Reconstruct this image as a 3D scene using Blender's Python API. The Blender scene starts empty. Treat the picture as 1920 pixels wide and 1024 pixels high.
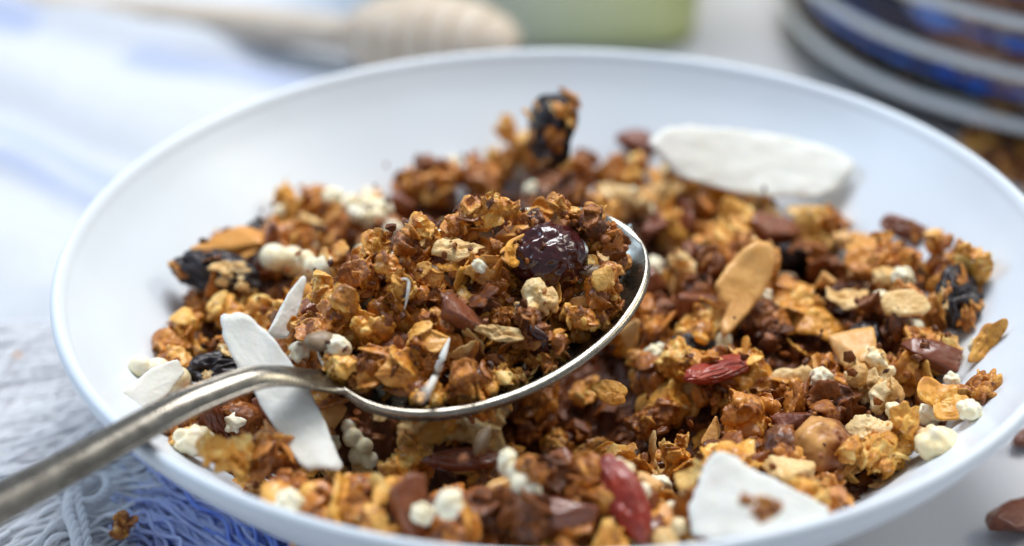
import bpy, bmesh, math, random
import numpy as np
from mathutils import Vector, Matrix, Euler, noise
from mathutils.kdtree import KDTree

random.seed(7)
rng = np.random.default_rng(7)
S = bpy.context.scene
C = S.collection
MM = 0.001

# ------------------------------------------------------------------ camera
CAM = np.array([-0.00954681, -0.32685103, 0.23548153])
FW = np.array([0.0, 0.86762933, -0.49721158])
RT = np.array([0.99995468, -0.00473385, -0.00826053])
UP = np.array([0.0095208, 0.49718904, 0.86759])
FPX = 3500.0
cam = bpy.data.cameras.new('camera')
cam.sensor_width = 36.0
cam.lens = FPX / 1920 * 36.0
cam.clip_start = 0.01
cam.clip_end = 50.0
cam.dof.use_dof = True
cam.dof.focus_distance = 0.350
cam.dof.aperture_fstop = 6.0
cam_o = bpy.data.objects.new('camera', cam)
C.objects.link(cam_o)
cam_o.matrix_world = Matrix(((RT[0], UP[0], -FW[0], CAM[0]), (RT[1], UP[1], -FW[1], CAM[1]),
                             (RT[2], UP[2], -FW[2], CAM[2]), (0, 0, 0, 1)))
S.camera = cam_o

# ------------------------------------------------------------------ light: a room lit by windows
W = bpy.data.worlds.new('World')
S.world = W
W.use_nodes = True
W.node_tree.nodes['Background'].inputs[0].default_value = (0.80, 0.91, 1.06, 1)
W.node_tree.nodes['Background'].inputs[1].default_value = 0.31


def area(name, loc, target, sx, sy, power, col):
    l = bpy.data.lights.new(name, 'AREA')
    l.shape = 'RECTANGLE'
    l.size, l.size_y, l.energy, l.color = sx, sy, power, col
    o = bpy.data.objects.new(name, l)
    C.objects.link(o)
    o.location = loc
    o.rotation_euler = (Vector(target) - Vector(loc)).to_track_quat('-Z', 'Y').to_euler()
    return o


area('window_light', (0.10, 0.50, 1.12), (0, 0, 0.04), 0.6, 0.45, 16.5, (0.98, 0.985, 1.0))
area('left_window', (-0.85, 0.20, 0.60), (0, 0, 0.04), 0.45, 0.45, 3.4, (0.52, 0.74, 1.0))
area('room_light', (0.75, 0.25, 0.70), (0, 0, 0.04), 0.3, 0.4, 2.6, (1.0, 0.96, 0.80))

S.view_settings.view_transform = 'Standard'
S.view_settings.look = 'None'
S.view_settings.exposure = 0.1
S.view_settings.gamma = 1.0
S.cycles.use_denoising = True
S.cycles.max_bounces = 10
S.cycles.transmission_bounces = 8
S.cycles.caustics_reflective = False
S.cycles.caustics_refractive = False


# ------------------------------------------------------------------ helpers
def ray(px, py):
    d = FW + (px - 960) / FPX * RT + (512 - py) / FPX * UP
    return d / np.linalg.norm(d)


def at_z(px, py, z):
    d = ray(px, py)
    return CAM + d * (z - CAM[2]) / d[2]


def on_plane(px, py, p, n):
    d = ray(px, py)
    return CAM + d * (np.dot(np.asarray(p) - CAM, n) / np.dot(d, n))


def project(X):
    d = np.asarray(X, float) - CAM
    z = d @ FW
    return np.stack([960 + FPX * (d @ RT) / z, 512 - FPX * (d @ UP) / z], -1), z


def mesh(name, V, F, smooth=True):
    m = bpy.data.meshes.new(name)
    m.from_pydata([tuple(v) for v in V], [], [tuple(f) for f in F])
    if smooth:
        m.polygons.foreach_set('use_smooth', np.ones(len(m.polygons), bool))
    m.update()
    return m


def obj(name, me, mat=None, parent=None):
    o = bpy.data.objects.new(name, me)
    C.objects.link(o)
    if mat is not None and not me.materials:
        me.materials.append(mat)
    if parent is not None:
        o.parent = parent
    return o


def tag(o, label=None, cat=None, group=None, kind=None):
    for k, v in (('label', label), ('category', cat), ('group', group), ('kind', kind)):
        if v:
            o[k] = v
    return o


def empty(name, loc=(0, 0, 0)):
    o = bpy.data.objects.new(name, None)
    o.empty_display_size = 0.005
    C.objects.link(o)
    o.location = loc
    return o


def sstep(a, b, x):
    t = np.clip((x - a) / (b - a), 0, 1)
    return t * t * (3 - 2 * t)


def lathe(prof, n=128, close=False):
    V, F = [], []
    for r, z in prof:
        for k in range(n):
            a = 2 * math.pi * k / n
            V.append((r * math.cos(a), r * math.sin(a), z))
    m = len(prof)
    for i in range(m - 1 if not close else m):
        j = (i + 1) % m
        for k in range(n):
            k2 = (k + 1) % n
            F.append((i * n + k, i * n + k2, j * n + k2, j * n + k))
    return V, F


def tubes(paths, rad, sides=5):
    V, F = [], []
    for P in paths:
        P = np.asarray(P, float)
        n = len(P)
        T = np.gradient(P, axis=0)
        T /= np.linalg.norm(T, axis=1)[:, None] + 1e-12
        up = np.array([0, 0, 1.0]) if abs(T[0][2]) < .9 else np.array([1.0, 0, 0])
        b = len(V)
        for i in range(n):
            s = np.cross(T[i], up)
            s /= np.linalg.norm(s) + 1e-12
            u = np.cross(s, T[i])
            r = rad[i] if hasattr(rad, '__len__') else rad
            for k in range(sides):
                a = 2 * math.pi * k / sides
                V.append(P[i] + r * (math.cos(a) * s + math.sin(a) * u))
        for i in range(n - 1):
            for k in range(sides):
                k2 = (k + 1) % sides
                F.append((b + i * sides + k, b + i * sides + k2, b + (i + 1) * sides + k2, b + (i + 1) * sides + k))
        F.append(tuple(b + k for k in range(sides - 1, -1, -1)))
        F.append(tuple(b + (n - 1) * sides + k for k in range(sides)))
    return V, F


def smooth_path(pts, n):
    """Catmull-Rom through the points."""
    P = np.asarray(pts, float)
    P = np.vstack([2 * P[0] - P[1], P, 2 * P[-1] - P[-2]])
    out = []
    m = len(P) - 3
    for q in np.linspace(0, m - 1e-6, n):
        i = int(q)
        t = q - i
        a, b, c, d = P[i:i + 4]
        out.append(.5 * (2 * b + (c - a) * t + (2 * a - 5 * b + 4 * c - d) * t * t + (3 * b - a - 3 * c + d) * t ** 3))
    return np.array(out)


# ------------------------------------------------------------------ materials
def new_mat(name):
    m = bpy.data.materials.new(name)
    m.use_nodes = True
    nt = m.node_tree
    return m, nt, nt.nodes['Principled BSDF'], nt.nodes.new, nt.links.new


def ramp(nt, stops):
    r = nt.nodes.new('ShaderNodeValToRGB')
    e = r.color_ramp.elements
    while len(e) < len(stops):
        e.new(0.5)
    for k, (p, c) in enumerate(stops):
        e[k].position = p
        e[k].color = (*c, 1)
    return r


def obj_coords(nt, rand=True):
    N, L = nt.nodes.new, nt.links.new
    tc = N('ShaderNodeTexCoord')
    if not rand:
        return tc.outputs['Object']
    oi = N('ShaderNodeObjectInfo')
    mu = N('ShaderNodeMath')
    mu.operation = 'MULTIPLY'
    mu.inputs[1].default_value = 3.7
    L(oi.outputs['Random'], mu.inputs[0])
    ad = N('ShaderNodeVectorMath')
    ad.operation = 'ADD'
    L(tc.outputs['Object'], ad.inputs[0])
    L(mu.outputs[0], ad.inputs[1])
    return ad.outputs[0]


def noise_node(nt, vec, scale, detail=4, rough=.6, dist=0.0):
    n = nt.nodes.new('ShaderNodeTexNoise')
    n.inputs['Scale'].default_value = scale
    n.inputs['Detail'].default_value = detail
    n.inputs['Roughness'].default_value = rough
    n.inputs['Distortion'].default_value = dist
    nt.links.new(vec, n.inputs['Vector'])
    return n.outputs['Fac']


def bump(nt, h, dist, strength=1.0, b=None):
    n = nt.nodes.new('ShaderNodeBump')
    n.inputs['Distance'].default_value = dist
    n.inputs['Strength'].default_value = strength
    nt.links.new(h, n.inputs['Height'])
    return n


def food_mat(name, stops, scale=260, fine=1300, rough=(.24, .50), bumpd=.0003, sss=.0, sss_col=None,
             coat=0.0, speck=None, tintw=0.58, spec=.38, randw=.14, contrast=1.0, bfine=None):
    m, nt, P, N, L = new_mat(name)
    v = obj_coords(nt)
    a = noise_node(nt, v, scale, 5, .65, .4)
    b = noise_node(nt, v, fine, 3, .6)
    at = N('ShaderNodeAttribute')
    at.attribute_name = 'tint'
    # value = a*(1-tintw) + tint*tintw + (b-.5)*.25 + (rand-.5)*randw
    def math_(op, x, y):
        n = N('ShaderNodeMath')
        n.operation = op
        for i, q in enumerate((x, y)):
            if isinstance(q, (int, float)):
                n.inputs[i].default_value = q
            else:
                L(q, n.inputs[i])
        return n.outputs[0]
    aa = math_('ADD', math_('MULTIPLY', math_('SUBTRACT', a, .5), 1.9 * contrast * (1 - tintw)), .5)
    val = math_('ADD', aa, math_('MULTIPLY', math_('SUBTRACT', at.outputs['Fac'], .5), tintw))
    val = math_('ADD', val, math_('MULTIPLY', math_('SUBTRACT', b, .5), .35))
    oi = N('ShaderNodeObjectInfo')
    val = math_('ADD', val, math_('MULTIPLY', math_('SUBTRACT', oi.outputs['Random'], .5), randw))
    r = ramp(nt, stops)
    L(val, r.inputs['Fac'])
    col = r.outputs['Color']
    if speck:
        sp = noise_node(nt, v, speck[0], 2, .5)
        rr = ramp(nt, [(speck[1], (0, 0, 0)), (speck[1] + .04, (1, 1, 1))])
        L(sp, rr.inputs['Fac'])
        mx = N('ShaderNodeMix')
        mx.data_type = 'RGBA'
        L(rr.outputs['Color'], mx.inputs['Factor'])
        L(col, mx.inputs['A'])
        mx.inputs['B'].default_value = (*speck[2], 1)
        col = mx.outputs['Result']
    L(col, P.inputs['Base Color'])
    mr = N('ShaderNodeMapRange')
    mr.inputs['From Min'].default_value = .35
    mr.inputs['From Max'].default_value = .65
    mr.inputs['To Min'].default_value = rough[0]
    mr.inputs['To Max'].default_value = rough[1]
    L(noise_node(nt, v, fine * .45, 2, .5), mr.inputs['Value'])
    L(mr.outputs['Result'], P.inputs['Roughness'])
    P.inputs['Specular IOR Level'].default_value = spec
    if sss:
        P.inputs['Subsurface Weight'].default_value = sss
        P.inputs['Subsurface Radius'].default_value = (1.0, .55, .28)
        P.inputs['Subsurface Scale'].default_value = .0012
    if coat:
        P.inputs['Coat Weight'].default_value = coat
        P.inputs['Coat Roughness'].default_value = .12
    if bumpd:
        hb = noise_node(nt, v, bfine or fine * .8, 4, .7)
        bn = bump(nt, hb, bumpd)
        L(bn.outputs['Normal'], P.inputs['Normal'])
    return m


GOLD = food_mat('golden_toast', [(.14, (.20, .062, .008)), (.38, (.54, .205, .022)), (.58, (.77, .37, .055)), (.84, (.90, .64, .22))],
                speck=(700, .68, (.78, .58, .33)), coat=.18)
BROWN = food_mat('brown_toast', [(.16, (.070, .018, .004)), (.4, (.29, .086, .010)), (.6, (.56, .20, .022)), (.86, (.82, .45, .105))],
                 speck=(700, .70, (.72, .50, .26)), coat=.22)
DARK = food_mat('dark_toast', [(.12, (.030, .009, .003)), (.4, (.12, .033, .006)), (.65, (.26, .075, .012)), (.9, (.50, .20, .04))],
                speck=(800, .72, (.55, .33, .15)), rough=(.25, .5))
PALE = food_mat('pale_oat', [(.1, (.34, .15, .035)), (.38, (.66, .38, .12)), (.62, (.82, .60, .29)), (.9, (.88, .76, .50))])
PUFF = food_mat('puffed_cream', [(.12, (.62, .36, .11)), (.34, (.82, .68, .38)), (.62, (.88, .84, .68))], scale=200, sss=.25,
                rough=(.35, .55), bumpd=.0001, randw=.1)
COCO = food_mat('coconut_white', [(.04, (.68, .60, .46)), (.30, (.89, .88, .82)), (.9, (.95, .945, .91))], scale=120, fine=1500, sss=.25,
                rough=(.4, .65), bumpd=.00015, randw=.02, tintw=.2)
def translucent(m, f):
    nt = m.node_tree
    P = nt.nodes['Principled BSDF']
    t = nt.nodes.new('ShaderNodeBsdfTranslucent')
    nt.links.new(P.inputs['Base Color'].links[0].from_socket, t.inputs['Color'])
    x = nt.nodes.new('ShaderNodeMixShader')
    x.inputs[0].default_value = f
    nt.links.new(P.outputs[0], x.inputs[1])
    nt.links.new(t.outputs[0], x.inputs[2])
    nt.links.new(x.outputs[0], nt.nodes['Material Output'].inputs['Surface'])


translucent(COCO, .3)
NUT = food_mat('nut_tan', [(.1, (.48, .20, .045)), (.45, (.68, .35, .10)), (.9, (.80, .52, .22))], scale=140, sss=.15, rough=(.28, .5),
               bumpd=.00008, randw=.12)
ORANGE = food_mat('nut_orange', [(.1, (.45, .16, .03)), (.45, (.66, .29, .06)), (.9, (.75, .40, .11))], scale=120, sss=.15,
                  rough=(.3, .5), bumpd=.00008, randw=.05)
REDBR = food_mat('fruit_brown', [(.1, (.060, .016, .008)), (.45, (.17, .045, .018)), (.9, (.31, .105, .04))], scale=180, rough=(.2, .42),
                 bumpd=.00015, coat=.25, sss=.1, randw=.2)
RAISIN = food_mat('raisin_black', [(.1, (.006, .004, .005)), (.5, (.014, .008, .010)), (.9, (.04, .016, .012))], scale=160, rough=(.28, .5),
                  bumpd=.0002, coat=.08, randw=.1)
CRAN = food_mat('cranberry_dark', [(.2, (.016, .004, .007)), (.5, (.060, .010, .010)), (.85, (.22, .045, .012))], scale=90, rough=(.14, .26),
                bumpd=.00008, coat=.6, sss=.1, randw=.0)
HAZEL = food_mat('hazel_brown', [(.2, (.09, .026, .012)), (.45, (.27, .09, .025)), (.75, (.60, .30, .09))], tintw=.1, contrast=1.5, scale=170, rough=(.3, .5), bumpd=.0001)
GOJI = food_mat('goji_red', [(.1, (.11, .010, .006)), (.5, (.28, .026, .012)), (.9, (.46, .08, .025))], scale=200, rough=(.2, .4),
                bumpd=.00015, coat=.3, sss=.15, randw=.1)
SEED = food_mat('seed_grey', [(.1, (.10, .06, .035)), (.5, (.24, .16, .09)), (.9, (.38, .28, .17))], scale=300, rough=(.3, .5), bumpd=.0001)
BITMATS = {'golden': GOLD, 'brown': BROWN, 'dark brown': DARK, 'pale': PALE}


def glazed(name, col, rough=.08, var=.02, sss=0.0):
    m, nt, P, N, L = new_mat(name)
    v = obj_coords(nt, False)
    n = noise_node(nt, v, 40, 3)
    r = ramp(nt, [(.3, tuple(c * (1 - var) for c in col)), (.7, tuple(min(1, c * (1 + var)) for c in col))])
    L(n, r.inputs['Fac'])
    L(r.outputs['Color'], P.inputs['Base Color'])
    P.inputs['Roughness'].default_value = rough
    hb = noise_node(nt, v, 60, 2)
    L(bump(nt, hb, .0002, .25).outputs['Normal'], P.inputs['Normal'])
    return m


PORC = glazed('white_porcelain', (.70, .76, .82), .32)

m, nt, P, N, L = new_mat('white_tabletop')
v = obj_coords(nt, False)
r = ramp(nt, [(.3, (.53, .53, .555)), (.7, (.60, .60, .625))])
L(noise_node(nt, v, 1800, 2), r.inputs['Fac'])
L(r.outputs['Color'], P.inputs['Base Color'])
P.inputs['Roughness'].default_value = .42
L(bump(nt, noise_node(nt, v, 1500, 3), .0001, .6).outputs['Normal'], P.inputs['Normal'])
TABLE = m

m, nt, P, N, L = new_mat('spoon_metal')
v = obj_coords(nt, False)
r = ramp(nt, [(.3, (.18, .16, .13)), (.55, (.31, .28, .232)), (.8, (.42, .385, .325))])
L(noise_node(nt, v, 190, 6, .7, .6), r.inputs['Fac'])
L(r.outputs['Color'], P.inputs['Base Color'])
P.inputs['Metallic'].default_value = 1.0
rr = ramp(nt, [(.3, (.20, .20, .20)), (.75, (.40, .40, .40))])
L(noise_node(nt, v, 420, 6, .75), rr.inputs['Fac'])
L(rr.outputs['Color'], P.inputs['Roughness'])
L(bump(nt, noise_node(nt, v, 2400, 3), .00003, .7).outputs['Normal'], P.inputs['Normal'])
METAL = m


def fabric(name, c1, c2, bumpy=False):
    m, nt, P, N, L = new_mat(name)
    v = obj_coords(nt, False)
    r = ramp(nt, [(.3, c1), (.7, c2)])
    L(noise_node(nt, v, 500, 4), r.inputs['Fac'])
    L(r.outputs['Color'], P.inputs['Base Color'])
    P.inputs['Roughness'].default_value = .85
    P.inputs['Sheen Weight'].default_value = .25
    if bumpy:
        L(bump(nt, noise_node(nt, v, 2500, 3), .0002, .8).outputs['Normal'], P.inputs['Normal'])
    return m, nt, P, r


CLOTH, cnt, cP, cr = fabric('white_cotton', (.54, .56, .60), (.62, .64, .67), True)
YARN_W, _, _, _ = fabric('white_yarn', (.93, .935, .96), (.975, .975, .98))
YARN_L, _, _, _ = fabric('pale_blue_yarn', (.58, .66, .95), (.78, .82, .98))
YARN_B, _, _, _ = fabric('blue_yarn', (.20, .34, .90), (.46, .59, .97))
for q_ in (YARN_W, YARN_L, YARN_B):
    translucent(q_, .5)

m, nt, P, N, L = new_mat('pale_wood')
v = obj_coords(nt, False)
mp = N('ShaderNodeMapping')
mp.inputs['Scale'].default_value = (30, 220, 220)
L(v, mp.inputs['Vector'])
r = ramp(nt, [(.3, (.52, .42, .32)), (.7, (.68, .58, .47))])
L(noise_node(nt, mp.outputs['Vector'], 1.0, 5), r.inputs['Fac'])
L(r.outputs['Color'], P.inputs['Base Color'])
P.inputs['Roughness'].default_value = .55
WOOD = m

m, nt, P, N, L = new_mat('olive_glaze')
v = obj_coords(nt, False)
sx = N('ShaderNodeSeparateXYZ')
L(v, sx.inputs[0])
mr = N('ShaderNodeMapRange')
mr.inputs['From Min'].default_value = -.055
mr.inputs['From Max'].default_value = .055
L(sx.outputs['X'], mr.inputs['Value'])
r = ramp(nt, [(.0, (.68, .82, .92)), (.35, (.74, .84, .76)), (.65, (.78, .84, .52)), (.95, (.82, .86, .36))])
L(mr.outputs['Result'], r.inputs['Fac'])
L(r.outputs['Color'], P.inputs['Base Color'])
P.inputs['Roughness'].default_value = .35
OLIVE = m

m, nt, P, N, L = new_mat('clear_glass')
tr = N('ShaderNodeBsdfTransparent')
tr.inputs['Color'].default_value = (.95, .97, .96, 1)
gl = N('ShaderNodeBsdfGlossy')
gl.inputs['Roughness'].default_value = .03
fr = N('ShaderNodeFresnel')
fr.inputs['IOR'].default_value = 1.3
ms = N('ShaderNodeMixShader')
L(fr.outputs[0], ms.inputs[0])
L(tr.outputs[0], ms.inputs[1])
L(gl.outputs[0], ms.inputs[2])
L(ms.outputs[0], nt.nodes['Material Output'].inputs['Surface'])
GLASS = m

m, nt, P, N, L = new_mat('frosted_rib')
P.inputs['Base Color'].default_value = (.80, .80, .80, 1)
P.inputs['Roughness'].default_value = .25
L(bump(nt, noise_node(nt, obj_coords(nt, False), 150, 2), .0004, .5).outputs['Normal'], P.inputs['Normal'])
tr = N('ShaderNodeBsdfTransparent')
ms = N('ShaderNodeMixShader')
ms.inputs[0].default_value = .85
L(tr.outputs[0], ms.inputs[1])
L(P.outputs[0], ms.inputs[2])
L(ms.outputs[0], nt.nodes['Material Output'].inputs['Surface'])
RIB = m

m, nt, P, N, L = new_mat('cobalt_reflection')  # the cloth's reflection in the jar, painted as a solid blue
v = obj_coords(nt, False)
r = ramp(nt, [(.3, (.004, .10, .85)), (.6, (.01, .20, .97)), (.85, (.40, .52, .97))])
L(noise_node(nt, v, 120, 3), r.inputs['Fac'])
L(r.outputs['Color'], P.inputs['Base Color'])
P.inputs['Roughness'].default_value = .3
BLUE_REFL = m
COCOA = food_mat('cocoa_bits', [(.1, (.24, .075, .045)), (.45, (.66, .28, .17)), (.68, (.80, .45, .30)), (.9, (.90, .84, .90))], scale=150, rough=(.25, .5), bumpd=.0002, randw=.4)


# ------------------------------------------------------------------ table, bowl
g = 1.6
obj('tabletop', mesh('tabletop', [(-g, -g, 0), (g, -g, 0), (g, g, 0), (-g, g, 0)], [(0, 1, 2, 3)]), TABLE)['kind'] = 'structure'

RIMZ = .055
inner = [(0.0, .0075), (.02, .0075), (.036, .0085), (.046, .0112), (.055, .0163), (.064, .0225), (.074, .0300), (.084, .0385), (.092, .0465),
         (.0962, .0520)]
rimp = [(.0972, .0537), (.0979, .0546), (.0986, .0550), (.0994, .0547), (.0999, .0540), (.1000, .0530)]
outer = [(.0990, .0508), (.0950, .0455), (.087, .0372), (.077, .0287), (.067, .0205), (.058, .0135), (.050, .0080), (.0455, .0050), (.0450, .0030),
         (.0446, .0012), (.0436, .0006), (.0420, .0012), (.0412, .0034), (.030, .0042), (0.0, .0042)]
pi_ = smooth_path([(r, 0, z) for r, z in inner + rimp], 60)[:, [0, 2]]
po_ = smooth_path([(r, 0, z) for r, z in outer], 60)[:, [0, 2]]
prof = [(max(r, 1e-5), z) for r, z in pi_] + [(max(r, 1e-5), z) for r, z in po_]
V, F = lathe(prof, 160)
bowl = obj('bowl', mesh('bowl', V, F), PORC)
tag(bowl, 'wide white glazed bowl full of granola', 'bowl')
PR = np.array([p[0] for p in pi_]); PZ = np.array([p[1] for p in pi_])


def bowl_inner(r):
    return np.interp(r, PR, PZ, right=1.0)


# ------------------------------------------------------------------ spoon
SC = np.array([-0.0140896, -0.02538018, 0.05663276])
az, pit, rol = 0.62833144, 0.14116826, 0.16472469
A_ = np.array([math.cos(az) * math.cos(pit), math.sin(az) * math.cos(pit), math.sin(pit)])
L_ = np.array([-math.sin(az), math.cos(az), 0.0])
N_ = np.cross(A_, L_)
L2 = math.cos(rol) * L_ + math.sin(rol) * N_
N2 = np.cross(A_, L2)
SA, SB = .033 * 1.035, .0215 * 1.035
hand = [(-.0968 - .045, .0018, .0092), (-.0968 - .02, .0018, .0100), (-.0968, .0018, .0105), (-.0888, .0018, .0107), (-.0766, .0018, .0111), (-.0639, .0019, .0114), (-.0554, .0018, .0106),
        (-.0482, .0016, .0092), (-.0426, .0011, .0064), (-.0380, .0006, .0030), (-.0335, .0001, .0004), (-.029, 0, 0), (-.02, 0, 0), (0, 0, 0), (SA, 0, 0)]
hx = np.array([h[0] for h in hand])


def spine(x):
    return np.interp(x, hx, [h[1] for h in hand]), np.interp(x, hx, [h[2] for h in hand])


hs = smooth_path(hand, 400)
hx, hy, hz = hs[:, 0], hs[:, 1], hs[:, 2]
o_ = np.argsort(hx)
hx, hy, hz = hx[o_], hy[o_], hz[o_]


def spoon_halfwidth(x):
    q = np.clip(x / SA, -1, 1)
    wb = SB * np.sqrt(np.maximum(0, 1 - q * q)) * (1 - .06 * q)
    wh = np.where(x < -.02, .0029 + .0017 * sstep(-.05, -.14, x) - .0004 * sstep(-.07, -.045, x), 0)
    return np.where(x < -.012, (wb ** 4 + wh ** 4) ** .25, wb)


def spoon_depth(x):
    q = np.clip((x + .001) / (SA * 1.0), -1, 1)
    return .0108 * np.maximum(0, 1 - q * q) ** .7


def spoon_world(x, y, z):
    return SC + np.multiply.outer(x, A_) + np.multiply.outer(y, L2) + np.multiply.outer(z, N2)


xs = np.concatenate([np.linspace(-.140, -.036, 90), SA * np.sin(np.linspace(-math.pi / 2 * .97, math.pi / 2, 90))])
xs = np.unique(np.round(xs, 6))
NT = 25
ts = np.sin(np.linspace(-math.pi / 2, math.pi / 2, NT))
V, F = [], []
TOPP = []
for x in xs:
    w = float(spoon_halfwidth(x))
    D = float(spoon_depth(x)) * min(1, (w / .008)) 
    y0 = np.interp(x, hx, hy)
    z0 = np.interp(x, hx, hz)
    hmix = float(sstep(-.030, -.046, x))
    e = .0016 * (1 - hmix) + .0005 * hmix
    e = e * min(1, .15 + w / .004) if x > 0 else e
    th = .0011 * (1 - hmix) + .0020 * hmix
    crown = .0013 * hmix
    sec = []
    for t in ts:
        sec.append((x, y0 + w * t, z0 - D * (1 - abs(t) ** 2.6) + crown * (1 - t * t)))
    TOPP += [sec[i] for i in range(NT)]
    xe = x + (.0010 if x >= xs[-1] - 1e-9 else 0)
    sec.append((xe, y0 + (w + .12 * e), z0 + .00018))
    sec.append((xe, y0 + (w + .88 * e), z0 + .00012 - .30 * e))
    for t in ts[::-1]:
        sec.append((xe, y0 + (w + e) * t, z0 - .0002 - .42 * e - (D + th) * (1 - abs(t) ** (3.0 - 1.0 * hmix))))
    sec.append((xe, y0 - (w + .88 * e), z0 + .00012 - .30 * e))
    sec.append((xe, y0 - (w + .12 * e), z0 + .00018))
    V += sec
m_ = len(sec)
for i in range(len(xs) - 1):
    for k in range(m_):
        k2 = (k + 1) % m_
        F.append((i * m_ + k, i * m_ + k2, (i + 1) * m_ + k2, (i + 1) * m_ + k))
F.append(tuple(range(m_)))
F.append(tuple((len(xs) - 1) * m_ + k for k in range(m_ - 1, -1, -1)))
SV = np.array([spoon_world(*v) for v in V])
sp_org = SC - np.array([0, 0, .01])
spoon = obj('spoon', mesh('spoon', SV - sp_org, [f[::-1] for f in F]), METAL)
spoon.location = sp_org
tag(spoon, 'tarnished metal tablespoon heaped with granola, handle over the bowl rim', 'spoon')
ST = np.array([spoon_world(*v) for v in TOPP])

# ------------------------------------------------------------------ height maps of what lies in the bowl
CELL = .0005
HALF = .10
NG = int(2 * HALF / CELL)
gx = (np.arange(NG) + .5) * CELL - HALF
GX, GY = np.meshgrid(gx, gx, indexing='ij')
GR = np.hypot(GX, GY)


def g2(px, py, z, sx, sy=None, rot=0):
    c = at_z(px, py, z)
    dx, dy = GX - c[0], GY - c[1]
    if rot:
        dx, dy = dx * math.cos(rot) + dy * math.sin(rot), -dx * math.sin(rot) + dy * math.cos(rot)
    sy = sy or sx
    return np.exp(-.5 * ((dx / sx) ** 2 + (dy / sy) ** 2))


T = np.full((NG, NG), .0405)
T += .0085 * g2(900, 370, .045, .019, .010)
T += .0035 * g2(1120, 330, .044, .012)
T += .0040 * g2(1430, 560, .042, .024)
T += .0045 * g2(1180, 900, .045, .020, .010)
T += .0030 * g2(1560, 850, .043, .018)
T += .0085 * g2(640, 930, .047, .014, .008)
T += .0095 * g2(860, 945, .048, .016, .008)
T += .0070 * g2(1080, 905, .047, .015, .009)
T -= .0260 * g2(800, 825, .034, .024, .0095, .30)
T -= .0100 * g2(1080, 740, .034, .014)
T += .0045 * g2(420, 860, .042, .012)
T += .0030 * g2(560, 430, .042, .014)
T += .0025 * g2(420, 560, .042, .012)
T += .0070 * g2(700, 470, .045, .020, .012)
T -= .0020 * sstep(.078, .090, GR)
BIN = bowl_inner(GR)
T = np.where(GR < .0885, np.maximum(T, BIN + .0045), T)
T += .0030 * g2(1800, 620, .045, .016) + .0035 * g2(1690, 450, .044, .010)
CEIL = np.full((NG, NG), 1.0)


def cells(P):
    i = np.floor((P[:, 0] + HALF) / CELL).astype(int)
    j = np.floor((P[:, 1] + HALF) / CELL).astype(int)
    ok = (i >= 0) & (i < NG) & (j >= 0) & (j < NG)
    return i, j, ok


# dense samples of the spoon for the maps
Vg = np.array(V).reshape(len(xs), m_, 3)
dense = []
for a in np.linspace(0, 1, 4)[:-1]:
    q = Vg[:-1] * (1 - a) + Vg[1:] * a
    for b in np.linspace(0, 1, 4)[:-1]:
        dense.append((q * (1 - b) + np.roll(q, -1, axis=1) * b).reshape(-1, 3))
dense = spoon_world(*np.concatenate(dense).T)
SPTOP = np.full((NG, NG), -1.0)
i, j, ok = cells(dense)
np.minimum.at(CEIL, (i[ok], j[ok]), dense[ok, 2] - .0004)
ST_d = []
Tg = np.array(TOPP).reshape(len(xs), NT, 3)
for a in np.linspace(0, 1, 5)[:-1]:
    q = Tg[:-1] * (1 - a) + Tg[1:] * a
    for b in np.linspace(0, 1, 4)[:-1]:
        ST_d.append((q[:, :-1] * (1 - b) + q[:, 1:] * b).reshape(-1, 3))
ST_d = spoon_world(*np.concatenate(ST_d).T)
i, j, ok = cells(ST_d)
np.maximum.at(SPTOP, (i[ok], j[ok]), ST_d[ok, 2])
T += .0110 * g2(640, 515, .050, .011, .009) + .0090 * g2(575, 600, .046, .008)
T = np.where(CEIL < .9, np.minimum(T, CEIL - .001), T)
H = np.maximum(np.minimum(T - .0125, .036), BIN)
H = np.where(BIN > T - .002, BIN, H)
HB0 = H.copy()

# ------------------------------------------------------------------ prototypes, shaped in millimetres
def ico(sub):
    bm = bmesh.new()
    bmesh.ops.create_icosphere(bm, subdivisions=sub, radius=1.0)
    V = np.array([v.co[:] for v in bm.verts])
    F = [tuple(v.index for v in f.verts) for f in bm.faces]
    bm.free()
    return V, F


ICO = {k: ico(k) for k in (1, 2, 3, 4, 5)}


def rot_m(r):
    q = r.normal(size=4)
    q /= np.linalg.norm(q)
    w, x, y, z = q
    return np.array([[1 - 2 * (y * y + z * z), 2 * (x * y - z * w), 2 * (x * z + y * w)],
                     [2 * (x * y + z * w), 1 - 2 * (x * x + z * z), 2 * (y * z - x * w)],
                     [2 * (x * z - y * w), 2 * (y * z + x * w), 1 - 2 * (x * x + y * y)]])


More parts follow.
